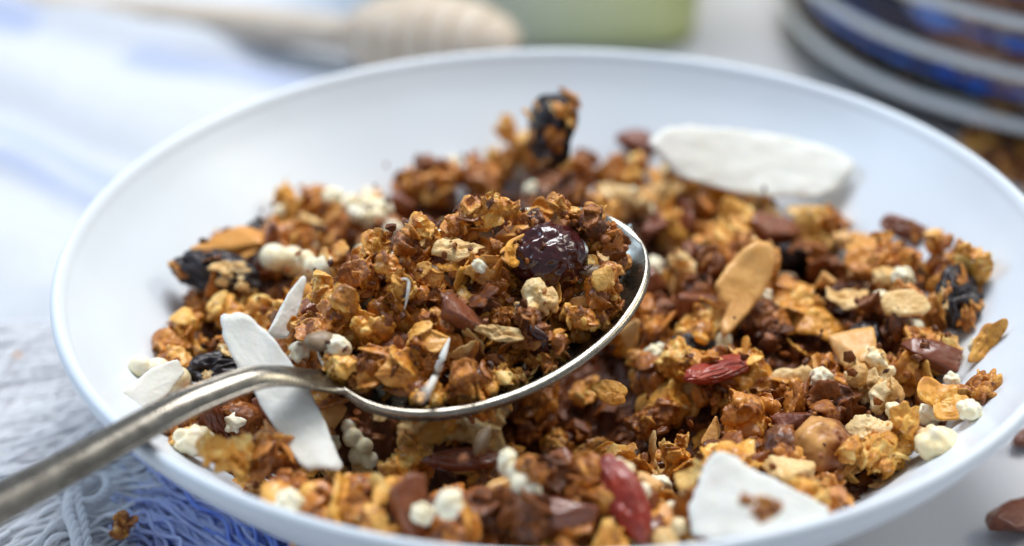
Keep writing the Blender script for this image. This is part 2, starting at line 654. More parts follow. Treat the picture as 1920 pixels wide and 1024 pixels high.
def disc(r, R, th, rings=5, seg=16, ragged=.12, curl=.25, asp=.8, crease=.0):
    """a closed flake: two sheets sewn at the edge"""
    ph = r.uniform(0, 6.28, 6)
    am = r.normal(size=6) * ragged / np.arange(1, 7) ** .5
    cu = r.normal(size=3) * curl
    V, F = [], []
    for side in (1, -1):
        for k in range(rings):
            q = (k + (0 if k else .02)) / (rings - 1)
            for s in range(seg):
                a = 2 * math.pi * s / seg
                rad = R * q * (1 + q * sum(am[m] * math.cos((m + 2) * a + ph[m]) for m in range(6)))
                x, y = rad * math.cos(a), rad * math.sin(a) * asp
                xn, yn = x / R, y / R
                z = R * (cu[0] * xn * xn + cu[1] * yn * yn + cu[2] * xn * yn)
                z += R * .10 * curl * math.sin(5 * xn + ph[0]) * math.cos(4 * yn + ph[1])
                if crease:
                    z -= R * crease * math.exp(-(yn / .12) ** 2) * (1 - q * q) * side
                z += side * th * .5 * math.sqrt(max(0, 1 - q ** 4 * .97))
                V.append((x, y, z))
    n = rings * seg
    for side in range(2):
        b = side * n
        for k in range(rings - 1):
            for s in range(seg):
                s2 = (s + 1) % seg
                f = (b + k * seg + s, b + k * seg + s2, b + (k + 1) * seg + s2, b + (k + 1) * seg + s)
                F.append(f[::-1] if side == 0 else f)
        c = tuple(b + s for s in range(seg))
        F.append(c[::-1] if side == 0 else c)
    o, p = (rings - 1) * seg, n + (rings - 1) * seg
    for s in range(seg):
        s2 = (s + 1) % seg
        F.append((o + s2, o + s, p + s, p + s2))
    # the first sheet faces up
    F = [f[::-1] for f in F]
    return np.array(V), F


def join_parts(parts):
    V, F, tid = [], [], []
    b = 0
    for k, (v, f, t) in enumerate(parts):
        V.append(v)
        F += [tuple(q + b for q in ff) for ff in f]
        tid += [t] * len(v)
        b += len(v)
    return np.concatenate(V), F, np.array(tid)


def remeshed(parts, voxel, rough=.16, freq=.7, name='piece'):
    V, F, tid = join_parts(parts)
    me = mesh('tmp', V, F)
    o = bpy.data.objects.new('tmp', me)
    C.objects.link(o)
    md = o.modifiers.new('r', 'REMESH')
    md.mode = 'VOXEL'
    md.voxel_size = voxel
    sm = o.modifiers.new('s', 'SMOOTH')
    sm.factor = .25
    sm.iterations = 1
    dg = bpy.context.evaluated_depsgraph_get()
    ev = o.evaluated_get(dg)
    out = bpy.data.meshes.new_from_object(ev)
    bpy.data.objects.remove(o)
    bpy.data.meshes.remove(me)
    n = len(out.vertices)
    co = np.empty(n * 3)
    out.vertices.foreach_get('co', co)
    co = co.reshape(-1, 3)
    no = np.empty(n * 3)
    out.vertices.foreach_get('normal', no)
    no = no.reshape(-1, 3)
    kd = KDTree(len(V))
    for k, v in enumerate(V):
        kd.insert(v, k)
    kd.balance()
    tint = np.empty(n)
    off = Vector((random.uniform(0, 50),) * 3)
    for k in range(n):
        p = Vector(co[k])
        tint[k] = tid[kd.find(p)[1]]
        d = noise.noise(p * freq + off) * rough + noise.noise(p * freq * 2.9 + off) * rough * .5 + noise.noise(p * freq * 6.5 + off) * rough * .25
        co[k] += no[k] * d
    co *= MM
    co -= (co.max(0) + co.min(0)) / 2
    out.vertices.foreach_set('co', co.ravel())
    a = out.attributes.new('tint', 'FLOAT', 'POINT')
    a.data.foreach_set('value', tint)
    out.polygons.foreach_set('use_smooth', np.ones(len(out.polygons), bool))
    out.name = name
    out.update()
    return out


def make_cluster(seed, flakes=18, cores=4, ext=(3.4, 2.8, 2.0), grains=7, voxel=.19, fl=(1.3, 2.7), tiny=18):
    r = np.random.default_rng(seed)
    parts = []
    cs = []
    for k in range(cores):
        c = r.normal(size=3) * np.array(ext) * .5
        R = r.uniform(1.3, 2.3)
        v, f = ICO[2]
        v = v * R * r.uniform(.75, 1.2, 3)
        parts.append((v + c, f, r.uniform(.1, .6)))
        cs.append((c, R))
    for k in range(flakes):
        c, R = cs[r.integers(len(cs))]
        d = r.normal(size=3)
        d /= np.linalg.norm(d)
        v, f = disc(r, r.uniform(*fl), r.uniform(.7, 1.0), 5, 16, .09, .20, r.uniform(.6, .9))
        M = rot_m(r)
        if r.random() < .9:      # lies on the lump
            z = d + r.normal(size=3) * .42
            z /= np.linalg.norm(z)
            x = np.cross(z, r.normal(size=3))
            x /= np.linalg.norm(x)
            M = np.stack([x, np.cross(z, x), z], 1)
        parts.append((v @ M.T + c + d * R * r.uniform(.7, 1.15), f, np.clip(r.normal(.55, .25), 0, 1)))
    for k in range(grains):
        c, R = cs[r.integers(len(cs))]
        d = r.normal(size=3)
        d /= np.linalg.norm(d)
        v, f = ICO[2]
        parts.append((v * r.uniform(.4, .85) * r.uniform(.8, 1.3, 3) @ rot_m(r).T + c + d * R * r.uniform(.9, 1.25), f, r.uniform(.3, 1)))
    for k in range(tiny):
        c, R = cs[r.integers(len(cs))]
        d = r.normal(size=3)
        d /= np.linalg.norm(d)
        v, f = ICO[1]
        parts.append((v * r.uniform(.28, .55) * r.uniform(.7, 1.5, 3) @ rot_m(r).T + c + d * R * r.uniform(.95, 1.3), f, r.uniform(.1, 1)))
    return remeshed(parts, voxel, .15, .9, 'granola_cluster')


def displaced(V, F, fn, name, tint=.5):
    V = np.array([v + n for v, n in ((v, fn(v)) for v in V)])
    V = V * MM
    V -= (V.max(0) + V.min(0)) / 2
    me = mesh(name, V, F)
    a = me.attributes.new('tint', 'FLOAT', 'POINT')
    a.data.foreach_set('value', np.full(len(V), tint))
    return me


def make_flake(seed, name='oat_flake'):
    r = np.random.default_rng(seed)
    V, F = disc(r, 4.0, r.uniform(.5, .75), 11, 40, .11, r.uniform(.12, .36), r.uniform(.62, .85), r.uniform(.01, .07))
    off = Vector((seed * 3.1,) * 3)
    return displaced(V, F, lambda v: np.array([0, 0, noise.noise(Vector(v) * .8 + off) * .42 + noise.noise(Vector(v) * 2.2 + off) * .24 + noise.noise(Vector(v) * 5 + off) * .08]), name)


def make_puff(seed):
    r = np.random.default_rng(seed)
    off = Vector((seed * 1.7,) * 3)
    s = np.array([1.0, r.uniform(.85, 1.0), r.uniform(.75, .95)])
    V, F = ICO[4]
    k = r.normal(size=3)
    k /= np.linalg.norm(k)

    def fn(v):
        n = v / np.linalg.norm(v)
        d = noise.noise(Vector(n) * 1.8 + off) * .60 + noise.noise(Vector(n) * 5 + off) * .14 + noise.noise(Vector(n) * 11 + off) * .04
        d -= .45 * math.exp(-((n @ k - .75) / .13) ** 2)
        return n * d
    return displaced(V * 2.5 * s, F, fn, 'puffed_grain')


def make_double_puff(seed):
    r = np.random.default_rng(seed)
    parts = []
    for k in range(r.integers(2, 4)):
        v, f = ICO[3]
        parts.append((v * r.uniform(1.5, 2.1) * r.uniform(.85, 1.1, 3) + np.array([k * 2.3 - 2, r.normal() * .9, r.normal() * .6]), f, .5))
    return remeshed(parts, .25, .12, .6, 'puffed_grain')


def make_chunk(seed, name='nut_piece', asp=(4, 3, 2.4), npt=11, soft=.28):
    r = np.random.default_rng(seed)
    bm = bmesh.new()
    for k in range(npt):
        d = r.normal(size=3)
        d /= np.linalg.norm(d)
        d = np.sign(d) * np.abs(d) ** .7
        bm.verts.new(d * np.array(asp) * r.uniform(.85, 1.1))
    bmesh.ops.convex_hull(bm, input=bm.verts)
    bmesh.ops.delete(bm, geom=[v for v in bm.verts if not v.link_faces], context='VERTS')
    V = np.array([v.co[:] for v in bm.verts])
    bm.verts.index_update()
    F = [tuple(v.index for v in f.verts) for f in bm.faces]
    bm.free()
    me = remeshed([(V, F, .5)], soft, .14, .5, name)
    return me


def make_raisin(seed, asp=(6.2, 3.6, 2.6), wr=1.0, name='raisin', fx=1.3):
    r = np.random.default_rng(seed)
    off = Vector((seed * 2.3,) * 3)
    V, F = ICO[5]
    A = np.array(asp)

    def fn(v):
        n = v / A
        q = Vector((n[0] * fx, n[1] * 2.1, n[2] * 2.1)) + off
        q = q + .45 * noise.noise_vector(q * .8)
        d = -abs(noise.noise(q * 1.15)) * 1.5 - abs(noise.noise(q * 2.6)) * .55 + noise.noise(Vector(n) * 1.1 + off) * .8
        return n * d * wr
    return displaced(V * A, F, fn, name)


def make_seed(seed, name='sunflower_seed'):
    r = np.random.default_rng(seed)
    V, F = ICO[3]
    V = V.copy()
    t = V[:, 0]
    w = 1 - .45 * np.clip(t, 0, 1) ** 1.3
    V = V * np.stack([np.full(len(V), 4.2), 1.7 * w, 1.0 * w], 1)
    off = Vector((seed,) * 3)
    return displaced(V, F, lambda v: np.array([0, 0, noise.noise(Vector(v) * .5 + off) * .25]), name)


PC = [make_cluster(100 + k) for k in range(9)]
PC += [make_cluster(200 + k, flakes=12, cores=6, grains=16, ext=(3.2, 3, 2.4), fl=(1.2, 2.4)) for k in range(4)]    # nubbly
PC += [make_cluster(300 + k, flakes=26, cores=3, grains=4, ext=(4, 3, 1.8), fl=(2.0, 3.5)) for k in range(5)]       # flaky
PBIG = [make_cluster(400 + k, flakes=60, cores=11, grains=16, ext=(6.4, 5.0, 4.0), voxel=.27, fl=(1.7, 3.2), tiny=60) for k in range(4)]
PF = [make_flake(500 + k) for k in range(12)]
PP = [make_puff(600 + k) for k in range(5)] 
PPD = [make_double_puff(650 + k) for k in range(4)]
PN = [make_chunk(700 + k) for k in range(6)]
PD = [make_chunk(800 + k, 'dried_fruit_piece', (4.6, 3.2, 2.2), 14, .3) for k in range(5)]
PR_ = [make_raisin(900 + k) for k in range(3)]
PCRAN = make_raisin(930, (7.2, 5.8, 5.2), .95, 'cranberry', 2.0)
PG = [make_raisin(950 + k, (6.5, 2.0, 1.6), .45, 'goji_berry') for k in range(2)]
PS = [make_seed(970 + k) for k in range(3)]


def cloud(me, n=420):
    k = len(me.vertices)
    co = np.empty(k * 3)
    me.vertices.foreach_get('co', co)
    co = co.reshape(-1, 3)
    return co[np.random.default_rng(1).permutation(k)[:n]] if k > n else co


CL = {}


def get_cloud(me):
    if me.name not in CL:
        CL[me.name] = cloud(me)
    return CL[me.name]


# ------------------------------------------------------------------ laying pieces down one after the other
RECS = []


def footprint(me, M):
    P = get_cloud(me) @ M.T
    return P


def rest(P, x, y, q=80, hm=None):
    hm = H if hm is None else hm
    i, j, ok = cells(P + np.array([x, y, 0]))
    if ok.sum() < 10:
        return None
    i, j = i[ok], j[ok]
    low = np.sort(hm[i, j] - P[ok, 2])
    return float(low[min(len(low) - 1, int(len(low) * q / 100))]), i, j, ok


def lay(P, i, j, ok, z):
    np.maximum.at(H, (i, j), P[ok, 2] + z)


def euler_m(e, s):
    return np.array(Euler(e).to_matrix()) * np.asarray(s)[None, :]


def drop(me, mat, kind, tone, s, sampler, tries=7, flat=None, sink=.0004, q=80, where='base', target=None, over=.0055):
    best = None
    target = T if target is None else target
    if flat is None:
        e = tuple(rng.uniform(0, 6.283, 3))
    else:
        e = (rng.normal() * flat, rng.normal() * flat, rng.uniform(0, 6.283))
    M = euler_m(e, s)
    P = footprint(me, M)
    for k in range(tries):
        x, y = sampler()
        rr = rest(P, x, y, q)
        if rr is None:
            continue
        z, i, j, ok = rr
        z -= sink
        if where == 'base' and np.any(P[ok, 2] + z > CEIL[i, j]):
            continue
        ztop = z + P[:, 2].max()
        ci = min(NG - 1, max(0, int((x + HALF) / CELL))); cj = min(NG - 1, max(0, int((y + HALF) / CELL)))
        cost = ztop - target[ci, cj]
        if best is None or cost < best[0]:
            best = (cost, x, y, z, i, j, ok)
    if best is None or best[0] > over:
        return False
    _, x, y, z, i, j, ok = best
    lay(P, i, j, ok, z)
    RECS.append(dict(me=me, mat=mat, kind=kind, tone=tone, loc=np.array([x, y, z]), e=e, s=s, where=where,
                     rad=float(np.abs(P[:, :2]).max())))
    return True


RMAX = .0895


def disk():
    while True:
        x, y = rng.uniform(-RMAX, RMAX, 2)
        if x * x + y * y < RMAX * RMAX:
            return x, y


def visible_disk():
    # most of the pieces go where they can be seen
    while True:
        x, y = disk()
        if CEIL[int((x + HALF) / CELL), int((y + HALF) / CELL)] > .9 or rng.random() < .25:
            return x, y


def tone_pick(w):
    return rng.choice(['golden', 'brown', 'dark brown', 'pale'], p=w)


def pick(l):
    return l[rng.integers(len(l))]


def sc_(a, b):
    k = rng.uniform(a, b)
    return tuple(k * rng.uniform(.85, 1.18, 3))


def base_mix(n_cl, n_fl, n_pf, n_nut, n_dr, n_ra, n_sd, cl=(.9, 1.75)):
    todo = ['c'] * n_cl + ['f'] * n_fl + ['p'] * n_pf + ['n'] * n_nut + ['d'] * n_dr + ['r'] * n_ra + ['s'] * n_sd
    rng.shuffle(todo)
    todo.sort(key=lambda k: 0 if k == 'c' and rng.random() < .55 else 1)
    for k in todo:
        if k == 'c':
            tn = tone_pick([.29, .45, .19, .07])
            drop(pick(PC), BITMATS[tn], 'granola_cluster', tn, sc_(*cl), visible_disk)
        elif k == 'f':
            tn = tone_pick([.44, .24, .08, .24])
            drop(pick(PF), BITMATS[tn], 'oat_flake', tn, sc_(.75, 1.25), visible_disk, flat=.6, q=75)
        elif k == 'p':
            if rng.random() < .7:
                drop(pick(PP), PUFF, 'puffed_grain', 'cream', sc_(.8, 1.1), visible_disk)
            else:
                drop(pick(PPD), PUFF, 'puffed_grain', 'cream', sc_(.9, 1.25), visible_disk)
        elif k == 'n':
            drop(pick(PN), NUT, 'nut_piece', 'tan', sc_(.9, 1.4), visible_disk)
        elif k == 'd':
            drop(pick(PD), REDBR, 'dried_fruit_piece', 'reddish brown', sc_(.9, 1.5), visible_disk)
        elif k == 'r':
            drop(pick(PR_), RAISIN, 'raisin', 'black', sc_(.9, 1.3), visible_disk, flat=.5)
        elif k == 's':
            drop(pick(PS), SEED, 'sunflower_seed', 'grey', sc_(.75, 1.0), visible_disk, flat=.5)


base_mix(300, 250, 48, 52, 38, 6, 16)

def ring():
    while True:
        a, r = rng.uniform(0, 6.283), rng.uniform(.066, .0865)
        x, y = r * math.cos(a), r * math.sin(a)
        if CEIL[int((x + HALF) / CELL), int((y + HALF) / CELL)] > .9:
            return x, y


for k in range(190):
    if k % 2:
        tn = tone_pick([.30, .46, .20, .04])
        drop(pick(PC), BITMATS[tn], 'granola_cluster', tn, sc_(.6, 1.15), ring, tries=2, over=.0075)
    elif k % 6 == 0:
        drop(pick(PP), PUFF, 'puffed_grain', 'cream', sc_(.7, 1.0), ring, tries=2, over=.0075)
    else:
        tn = tone_pick([.44, .24, .08, .24])
        drop(pick(PF), BITMATS[tn], 'oat_flake', tn, sc_(.7, 1.1), ring, tries=2, flat=.6, q=75, over=.0075)
HBASE = H.copy()

# heap on the spoon
rel = np.stack([GX - SC[0], GY - SC[1]], -1)
a2 = A_[:2] / np.linalg.norm(A_[:2])
l2 = np.array([-a2[1], a2[0]])
U = rel @ a2
Wd = rel @ l2
sx_ = SPTOP > 0
H = np.where(sx_, np.maximum(H, SPTOP), H)
rimz = SC[2] + U * math.tan(pit) + Wd * math.tan(rol)
ue, we = (U + .003) / .034, (Wd - .004) / .0245
rho = np.sqrt(ue ** 2 + we ** 2)
DOME = rimz + .0035 + .0200 * np.clip(1 - rho ** 2, 0, 1) ** .7 * (1 + .15 * we)


def spoon_spot():
    while True:
        t, q = rng.uniform(0, 6.283), math.sqrt(rng.uniform(0, 1))
        u, w = -.003 + .0300 * q * math.cos(t), .002 + .0215 * q * math.sin(t)
        if w < -.0175 * math.sqrt(max(0, 1 - ((u + .004) / .030) ** 2)):
            continue
        p = SC[:2] + a2 * u + l2 * w
        return p[0], p[1]


def spoon_mix(seq, cl=(.5, .95)):
    for k in seq:
        if k == 'c':
            tn = tone_pick([.32, .48, .17, .03])
            drop(pick(PC), BITMATS[tn], 'granola_cluster', tn, sc_(*cl), spoon_spot, where='spoon', target=DOME)
        elif k == 'f':
            tn = tone_pick([.50, .22, .06, .22])
            drop(pick(PF), BITMATS[tn], 'oat_flake', tn, sc_(.8, 1.2), spoon_spot, flat=.6, q=72, where='spoon', target=DOME)
        elif k == 'p':
            drop(pick(PP), PUFF, 'puffed_grain', 'cream', sc_(.6, .85), spoon_spot, where='spoon', target=DOME)
        elif k == 'n':
            drop(pick(PN), NUT, 'nut_piece', 'tan', sc_(.7, 1.1), spoon_spot, where='spoon', target=DOME)
        elif k == 'd':
            drop(pick(PD), REDBR, 'dried_fruit_piece', 'reddish brown', sc_(.7, 1.1), spoon_spot, where='spoon', target=DOME)
        elif k == 's':
            drop(pick(PS), SEED, 'sunflower_seed', 'grey', sc_(.7, .95), spoon_spot, flat=.5, where='spoon', target=DOME)


s1 = list('c' * 60 + 'f' * 12 + 'd' * 4 + 'n' * 3)
rng.shuffle(s1)
s2 = list('c' * 40 + 'f' * 60 + 'p' * 9 + 'n' * 6 + 'd' * 4 + 's' * 4)
rng.shuffle(s2)
spoon_mix(s1, (.8, 1.3))
spoon_mix(s2, (.6, 1.15))

# ------------------------------------------------------------------ the pieces one can point at
HERO = []


def hero(name, me, mat, px, py, e, s, label, cat, mark, group=None, sink=.3, q=70, where='base', face=False, z=None, clear=1.0):
    """rests the piece on the pile where the line of sight to (px, py) meets it"""
    s = (s, s, s) if not hasattr(s, '__len__') else s
    s = tuple(q * 1.35 for q in s)
    M = euler_m(e, s)
    P = footprint(me, M)
    h = P[:, 2].max() - P[:, 2].min()
    zz = .046 if where == 'base' else .062
    for k in range(14):
        X = at_z(px, py, zz)
        rr = rest(P, X[0], X[1], q)
        if rr is None:
            break
        zn = rr[0] - sink * h
        zz = .5 * zz + .5 * zn
    if z is not None:
        zz = z
    X = at_z(px, py, zz)
    o = obj(name, me)
    o.location = X
    o.rotation_euler = e
    o.scale = s
    if not o.data.materials:
        o.data.materials.append(mat)
    o.material_slots[0].link = 'OBJECT'
    o.material_slots[0].material = mat
    tag(o, label, cat, group)
    _, d = project(X)
    HERO.append((o, mark, where, X, px, py, float(np.abs(P[:, :2]).max()) * clear, d))
    rr = rest(P, X[0], X[1], q)
    if rr is not None:
        lay(P, rr[1], rr[2], rr[3], zz)
    return o


def big(k):
    return PBIG[k % len(PBIG)]


R_ = math.radians
# back pile
hero('granola_cluster', big(0), BROWN, 810, 345, (.3, .2, .5), (.95, .9, 1.15), 'tall brown granola cluster at the left end of the back mound', 'granola cluster', 'the tall brown back cluster', sink=.25)
hero('granola_cluster', big(1), BROWN, 905, 340, (1.2, .2, 1.5), (.85, .8, .8), 'rounded brown granola cluster below the upright black raisin', 'granola cluster', 'the rounded cluster below the raisin', sink=.25)
hero('granola_cluster', big(2), GOLD, 955, 305, (.4, 1.2, 2.5), (.8, .7, .85), 'golden flaky cluster leaning against the upright black raisin', 'granola cluster', 'the cluster leaning on the raisin', sink=.25)
hero('raisin', PR_[0], RAISIN, 1035, 240, (0.2, R_(-70), .3), (1.05, 1.75, 1.2), 'black wrinkled raisin standing upright at the very back of the heap', 'raisin', 'the upright black raisin', sink=.0, z=.0565)
hero('granola_cluster', PC[1], BROWN, 1045, 265, (.4, .2, .5), (.55, .45, .75), 'small brown crust of granola stuck to the front of the upright raisin', 'granola cluster', 'the crust on the upright raisin', z=.0560)
hero('nut_piece', PN[0], ORANGE, 1052, 205, (.4, .2, .5), .55, 'small orange nut chip stuck on top of the upright black raisin', 'nut piece', 'the nut chip on the raisin', z=.0630)
hero('dried_fruit_piece', PD[2], REDBR, 1190, 270, (.3, .4, .6), (1.15, 1., 1.1), 'dark brown fruit lump at the left tip of the big coconut chip', 'dried fruit', 'the fruit lump by the big chip', sink=.1)
hero('granola_cluster', PC[10], GOLD, 1165, 325, (.3, .4, .6), 1.1, 'orange golden cluster between the upright raisin and the big coconut chip', 'granola cluster', 'the orange cluster by the big chip', sink=.2)
hero('granola_cluster', PC[12], PALE, 1165, 385, (1.3, .4, .6), (1.1, 1., .8), 'pale yellow nubbly cluster behind the spoon tip', 'granola cluster', 'the pale cluster behind the spoon tip', sink=.3)
hero('granola_cluster', big(3), GOLD, 520, 400, (.3, .2, 2.5), (.55, .55, .75), 'golden cluster topped by a cream puff at the left back of the heap', 'granola cluster', 'the golden left back cluster', sink=.2)
hero('granola_cluster', big(0), BROWN, 640, 430, (.3, .9, 3.5), (.75, .6, .6), 'broad brown cluster in front of the cream puffs at the back', 'granola cluster', 'the cluster below the back puffs', sink=.35)
for k, (x, y) in enumerate([(625, 368), (655, 385), (688, 386), (714, 392), (738, 432), (700, 412), (672, 402)]):
    hero('puffed_grain', PP[k % 5], PUFF, x, y, (k, 2 * k, k * .7), .78 + .1 * math.sin(k * 3),
         ['uppermost cream puffed grain of the row at the left back wall', 'cream puffed grain second from the left in the back row', 'cream puffed grain in the middle of the back row',
          'cream puffed grain at the right end of the back row', 'lone cream puffed grain just below the right end of the back row', 'cream puffed grain below the middle of the back row',
          'cream puffed grain tucked low between the two leftmost of the back row'][k], 'puffed grain', None, 'puffed grains in the bowl', sink=.0)
hero('puffed_grain', PP[1], PUFF, 524, 396, (1, 2, .7), .45, 'small cream puffed grain stuck on the golden left back cluster', 'puffed grain', None, 'puffed grains in the bowl', sink=.1)
# left
hero('nut_piece', PN[1], ORANGE, 428, 452, (.15, .1, .05), (1.75, 1.0, .95), 'long smooth orange nut slab against the left wall of the bowl', 'nut piece', 'the orange nut slab', sink=-.15)
hero('raisin', PR_[1], RAISIN, 405, 508, (.2, .1, R_(-15)), (1.2, 1.15, 1.2), 'black wrinkled raisin carrying an oat flake by the left wall', 'raisin', 'the flake-topped black raisin', sink=.1)
hero('oat_flake', PF[0], BROWN, 415, 532, (R_(55), .2, 1.4), (.95, .8, .9), 'brown oat flake stuck upright on the front of the left black raisin', 'oat flake', 'the flake on the black raisin', sink=.2)
hero('oat_flake', PF[3], PALE, 430, 503, (R_(25), .3, .4), (.75, .45, .8), 'narrow pale oat flake lying along the top of the left black raisin', 'oat flake', None, sink=.1)
hero('granola_cluster', PC[9], GOLD, 445, 580, (.3, .9, 3.5), (1.1, 1.0, .9), 'golden nubbly cluster below the flake-topped black raisin', 'granola cluster', 'the nubbly cluster below the raisin', sink=.3)
hero('granola_cluster', PC[11], GOLD, 350, 640, (1.3, .9, 3.5), (1.1, .9, .9), 'golden cluster sticking out at the left edge of the heap', 'granola cluster', 'the left edge cluster', sink=.2)
hero('granola_cluster', PC[15], BROWN, 325, 660, (.3, .3, 1.5), (.9, .8, .8), 'brown flaky cluster touching the bowl wall at the left edge', 'granola cluster', None, sink=.2)
hero('puffed_grain', PPD[0], PUFF, 545, 493, (.1, .2, .3), 1.25, 'double cream puffed grain behind the spoon heel, right of the raisin', 'puffed grain', 'the double puffed grain', 'puffed grains in the bowl', sink=.2)
hero('puffed_grain', PPD[1], PUFF, 596, 498, (.4, .2, 2.3), .95, 'cream puffed grain just right of the double puffed grain', 'puffed grain', None, 'puffed grains in the bowl', sink=.2)
hero('puffed_grain', PPD[2], PUFF, 300, 705, (.4, .2, .3), 1.15, 'lumpy cream puffed grain on the bowl wall above the spoon handle', 'puffed grain', 'the puffed grain above the handle', 'puffed grains in the bowl', sink=.1)
hero('raisin', PR_[2], RAISIN, 425, 690, (.2, .1, .4), (.95, .9, 1.0), 'black raisin mostly hidden behind the spoon handle', 'raisin', 'the raisin behind the handle', sink=.2)
hero('puffed_grain', PP[2], PUFF, 365, 828, (.4, .2, .3), (1.15, .95, .8), 'cream puffed grain in front of the handle beside the near rim', 'puffed grain', 'the puffed grain in front of the handle', 'puffed grains in the bowl', sink=.1)
hero('puffed_grain', PP[3], PUFF, 442, 795, (.4, .2, .3), .75, 'cream puffed grain beside the upright brown almond sliver', 'puffed grain', None, 'puffed grains in the bowl', sink=.1)
hero('almond_sliver', PG[0], REDBR, 410, 800, (.1, R_(75), R_(20)), (.95, 1.3, 1.3), 'reddish brown almond sliver standing on end below the spoon handle', 'almond sliver', 'the upright almond sliver', sink=.2, q=60)
hero('granola_cluster', PC[13], BROWN, 505, 850, (.3, .3, 1.5), (.95, .85, .95), 'brown cluster left of the long coconut chip by the near rim', 'granola cluster', 'the cluster left of the long chip', sink=.2)
hero('granola_cluster', PC[16], GOLD, 420, 855, (.5, .3, .5), (.8, .8, .7), 'golden flaky cluster on the near rim below the almond sliver', 'granola cluster', None, sink=.2)
# right
hero('dried_fruit_piece', PD[0], REDBR, 1232, 430, (.2, .1, 1.2), (1.25, 1.25, 1.2), 'large reddish brown fruit piece just behind the spoon tip', 'dried fruit', 'the large fruit piece at the tip', sink=.3)
hero('dried_fruit_piece', PD[1], REDBR, 1222, 535, (.2, .9, .2), (1.0, 1.05, 1.1), 'reddish brown fruit piece right of the spoon rim', 'dried fruit', 'the fruit piece by the spoon rim', sink=.3)
hero('dried_fruit_piece', PD[3], REDBR, 1460, 425, (.4, .1, .6), (1.3, 1.2, 1.2), 'glossy reddish brown fruit piece below the big coconut chip', 'dried fruit', 'the fruit piece below the big chip', sink=.3)
hero('raisin', PR_[2], REDBR, 1692, 428, (.2, .1, -.5), (.62, .6, .7), 'small dark raisin at the right back edge of the heap', 'raisin', 'the small dark raisin', sink=.1)
hero('granola_cluster', PC[14], DARK, 1545, 500, (.3, .3, 1.5), (1.15, 1., .8), 'dark brown flaky cluster above the orange kernel', 'granola cluster', 'the dark flaky cluster', sink=.3)
hero('puffed_grain', PP[4], NUT, 1580, 450, (.3, .3, 1.5), .85, 'round yellow toasted puff behind the dark flaky cluster', 'puffed grain', 'the round yellow puff', 'puffed grains in the bowl', sink=.2)
hero('nut_piece', PN[3], NUT, 1548, 520, (.3, .3, .4), (.75, .7, .7), 'small orange kernel in front of the dark flaky cluster', 'nut piece', None, sink=.2)
hero('puffed_grain', PP[0], PALE, 1660, 522, (.3, .3, 1.5), .95, 'yellowish puffed grain above the flat pale nut slice', 'puffed grain', 'the yellowish puff', 'puffed grains in the bowl', sink=.1)
hero('puffed_grain', PP[3], PUFF, 1693, 524, (.3, 1.3, .5), .8, 'white puffed grain touching the right side of the yellowish puff', 'puffed grain', None, 'puffed grains in the bowl', sink=.1)
hero('raisin', PR_[1], RAISIN, 1800, 560, (R_(60), R_(20), .9), (1.0, 1.5, 1.25), 'black raisin crusted with brown granola at the right wall', 'raisin', 'the crusted black raisin', sink=.05, q=60, clear=1.5)
hero('granola_cluster', PC[4], BROWN, 1790, 560, (.9, .4, .7), (.75, .55, .8), 'brown granola crust stuck on the black raisin at the right wall', 'granola cluster', None, sink=.45)
hero('granola_cluster', PC[6], DARK, 1448, 628, (.3, .4, .7), (.8, .7, .75), 'very dark clotted cluster above the red goji strip', 'granola cluster', 'the dark clotted cluster', sink=.25)
hero('goji_berry', PG[0], GOJI, 1350, 692, (.1, .2, R_(40)), (1.15, 1.15, 1.0), 'red goji berry strip below the dark clotted cluster', 'goji berry', 'the red goji strip', sink=-.15, clear=1.5)
hero('nut_piece', PN[4], NUT, 1612, 655, (.35, .2, .25), (1.35, 1.25, 1.2), 'large tan nut cube right of the dark clotted cluster', 'nut piece', 'the large nut cube', sink=.25)
hero('dried_fruit_piece', PD[2], REDBR, 1745, 665, (.2, .2, R_(-25)), (1.25, .85, .8), 'long reddish brown fruit piece right of the large nut cube', 'dried fruit', 'the long fruit piece', sink=.2)
hero('granola_cluster', PC[10], PALE, 1635, 712, (.4, .2, 1.8), (1.15, 1., 1.), 'pale yellow puffy cluster in front of the large nut cube', 'granola cluster', 'the pale puffy cluster', sink=.25)
hero('oat_flake', PF[6], GOLD, 1545, 612, (R_(30), .2, .4), (.95, .95, 1), 'golden round oat flake left of the large nut cube', 'oat flake', 'the round golden flake', sink=.3)
hero('oat_flake', PF[2], PALE, 1588, 557, (R_(10), .1, .1), (.85, .7, 1), 'pale oval oat flake lying flat left of the nut slice', 'oat flake', 'the pale oval flake', sink=.1)
hero('oat_flake', PF[8], GOLD, 1763, 745, (R_(28), .1, .1), (.95, .85, 1.0), 'large golden oat flake below the long fruit piece', 'oat flake', 'the large golden flake', sink=.2)
hero('oat_flake', PF[9], GOLD, 1852, 640, (R_(40), R_(-45), .5), (.85, .62, .9), 'curled golden oat flake touching the right wall of the bowl', 'oat flake', None, sink=.1)
hero('puffed_grain', PP[2], PUFF, 1540, 712, (.3, .3, 1.5), .75, 'cream puffed grain left of the pale puffy cluster', 'puffed grain', 'the puff left of the pale cluster', 'puffed grains in the bowl', sink=.1)
hero('puffed_grain', PP[4], PUFF, 1818, 768, (.3, .3, 1.5), .8, 'cream puffed grain touching the right wall by the large golden flake', 'puffed grain', None, 'puffed grains in the bowl', sink=.1)
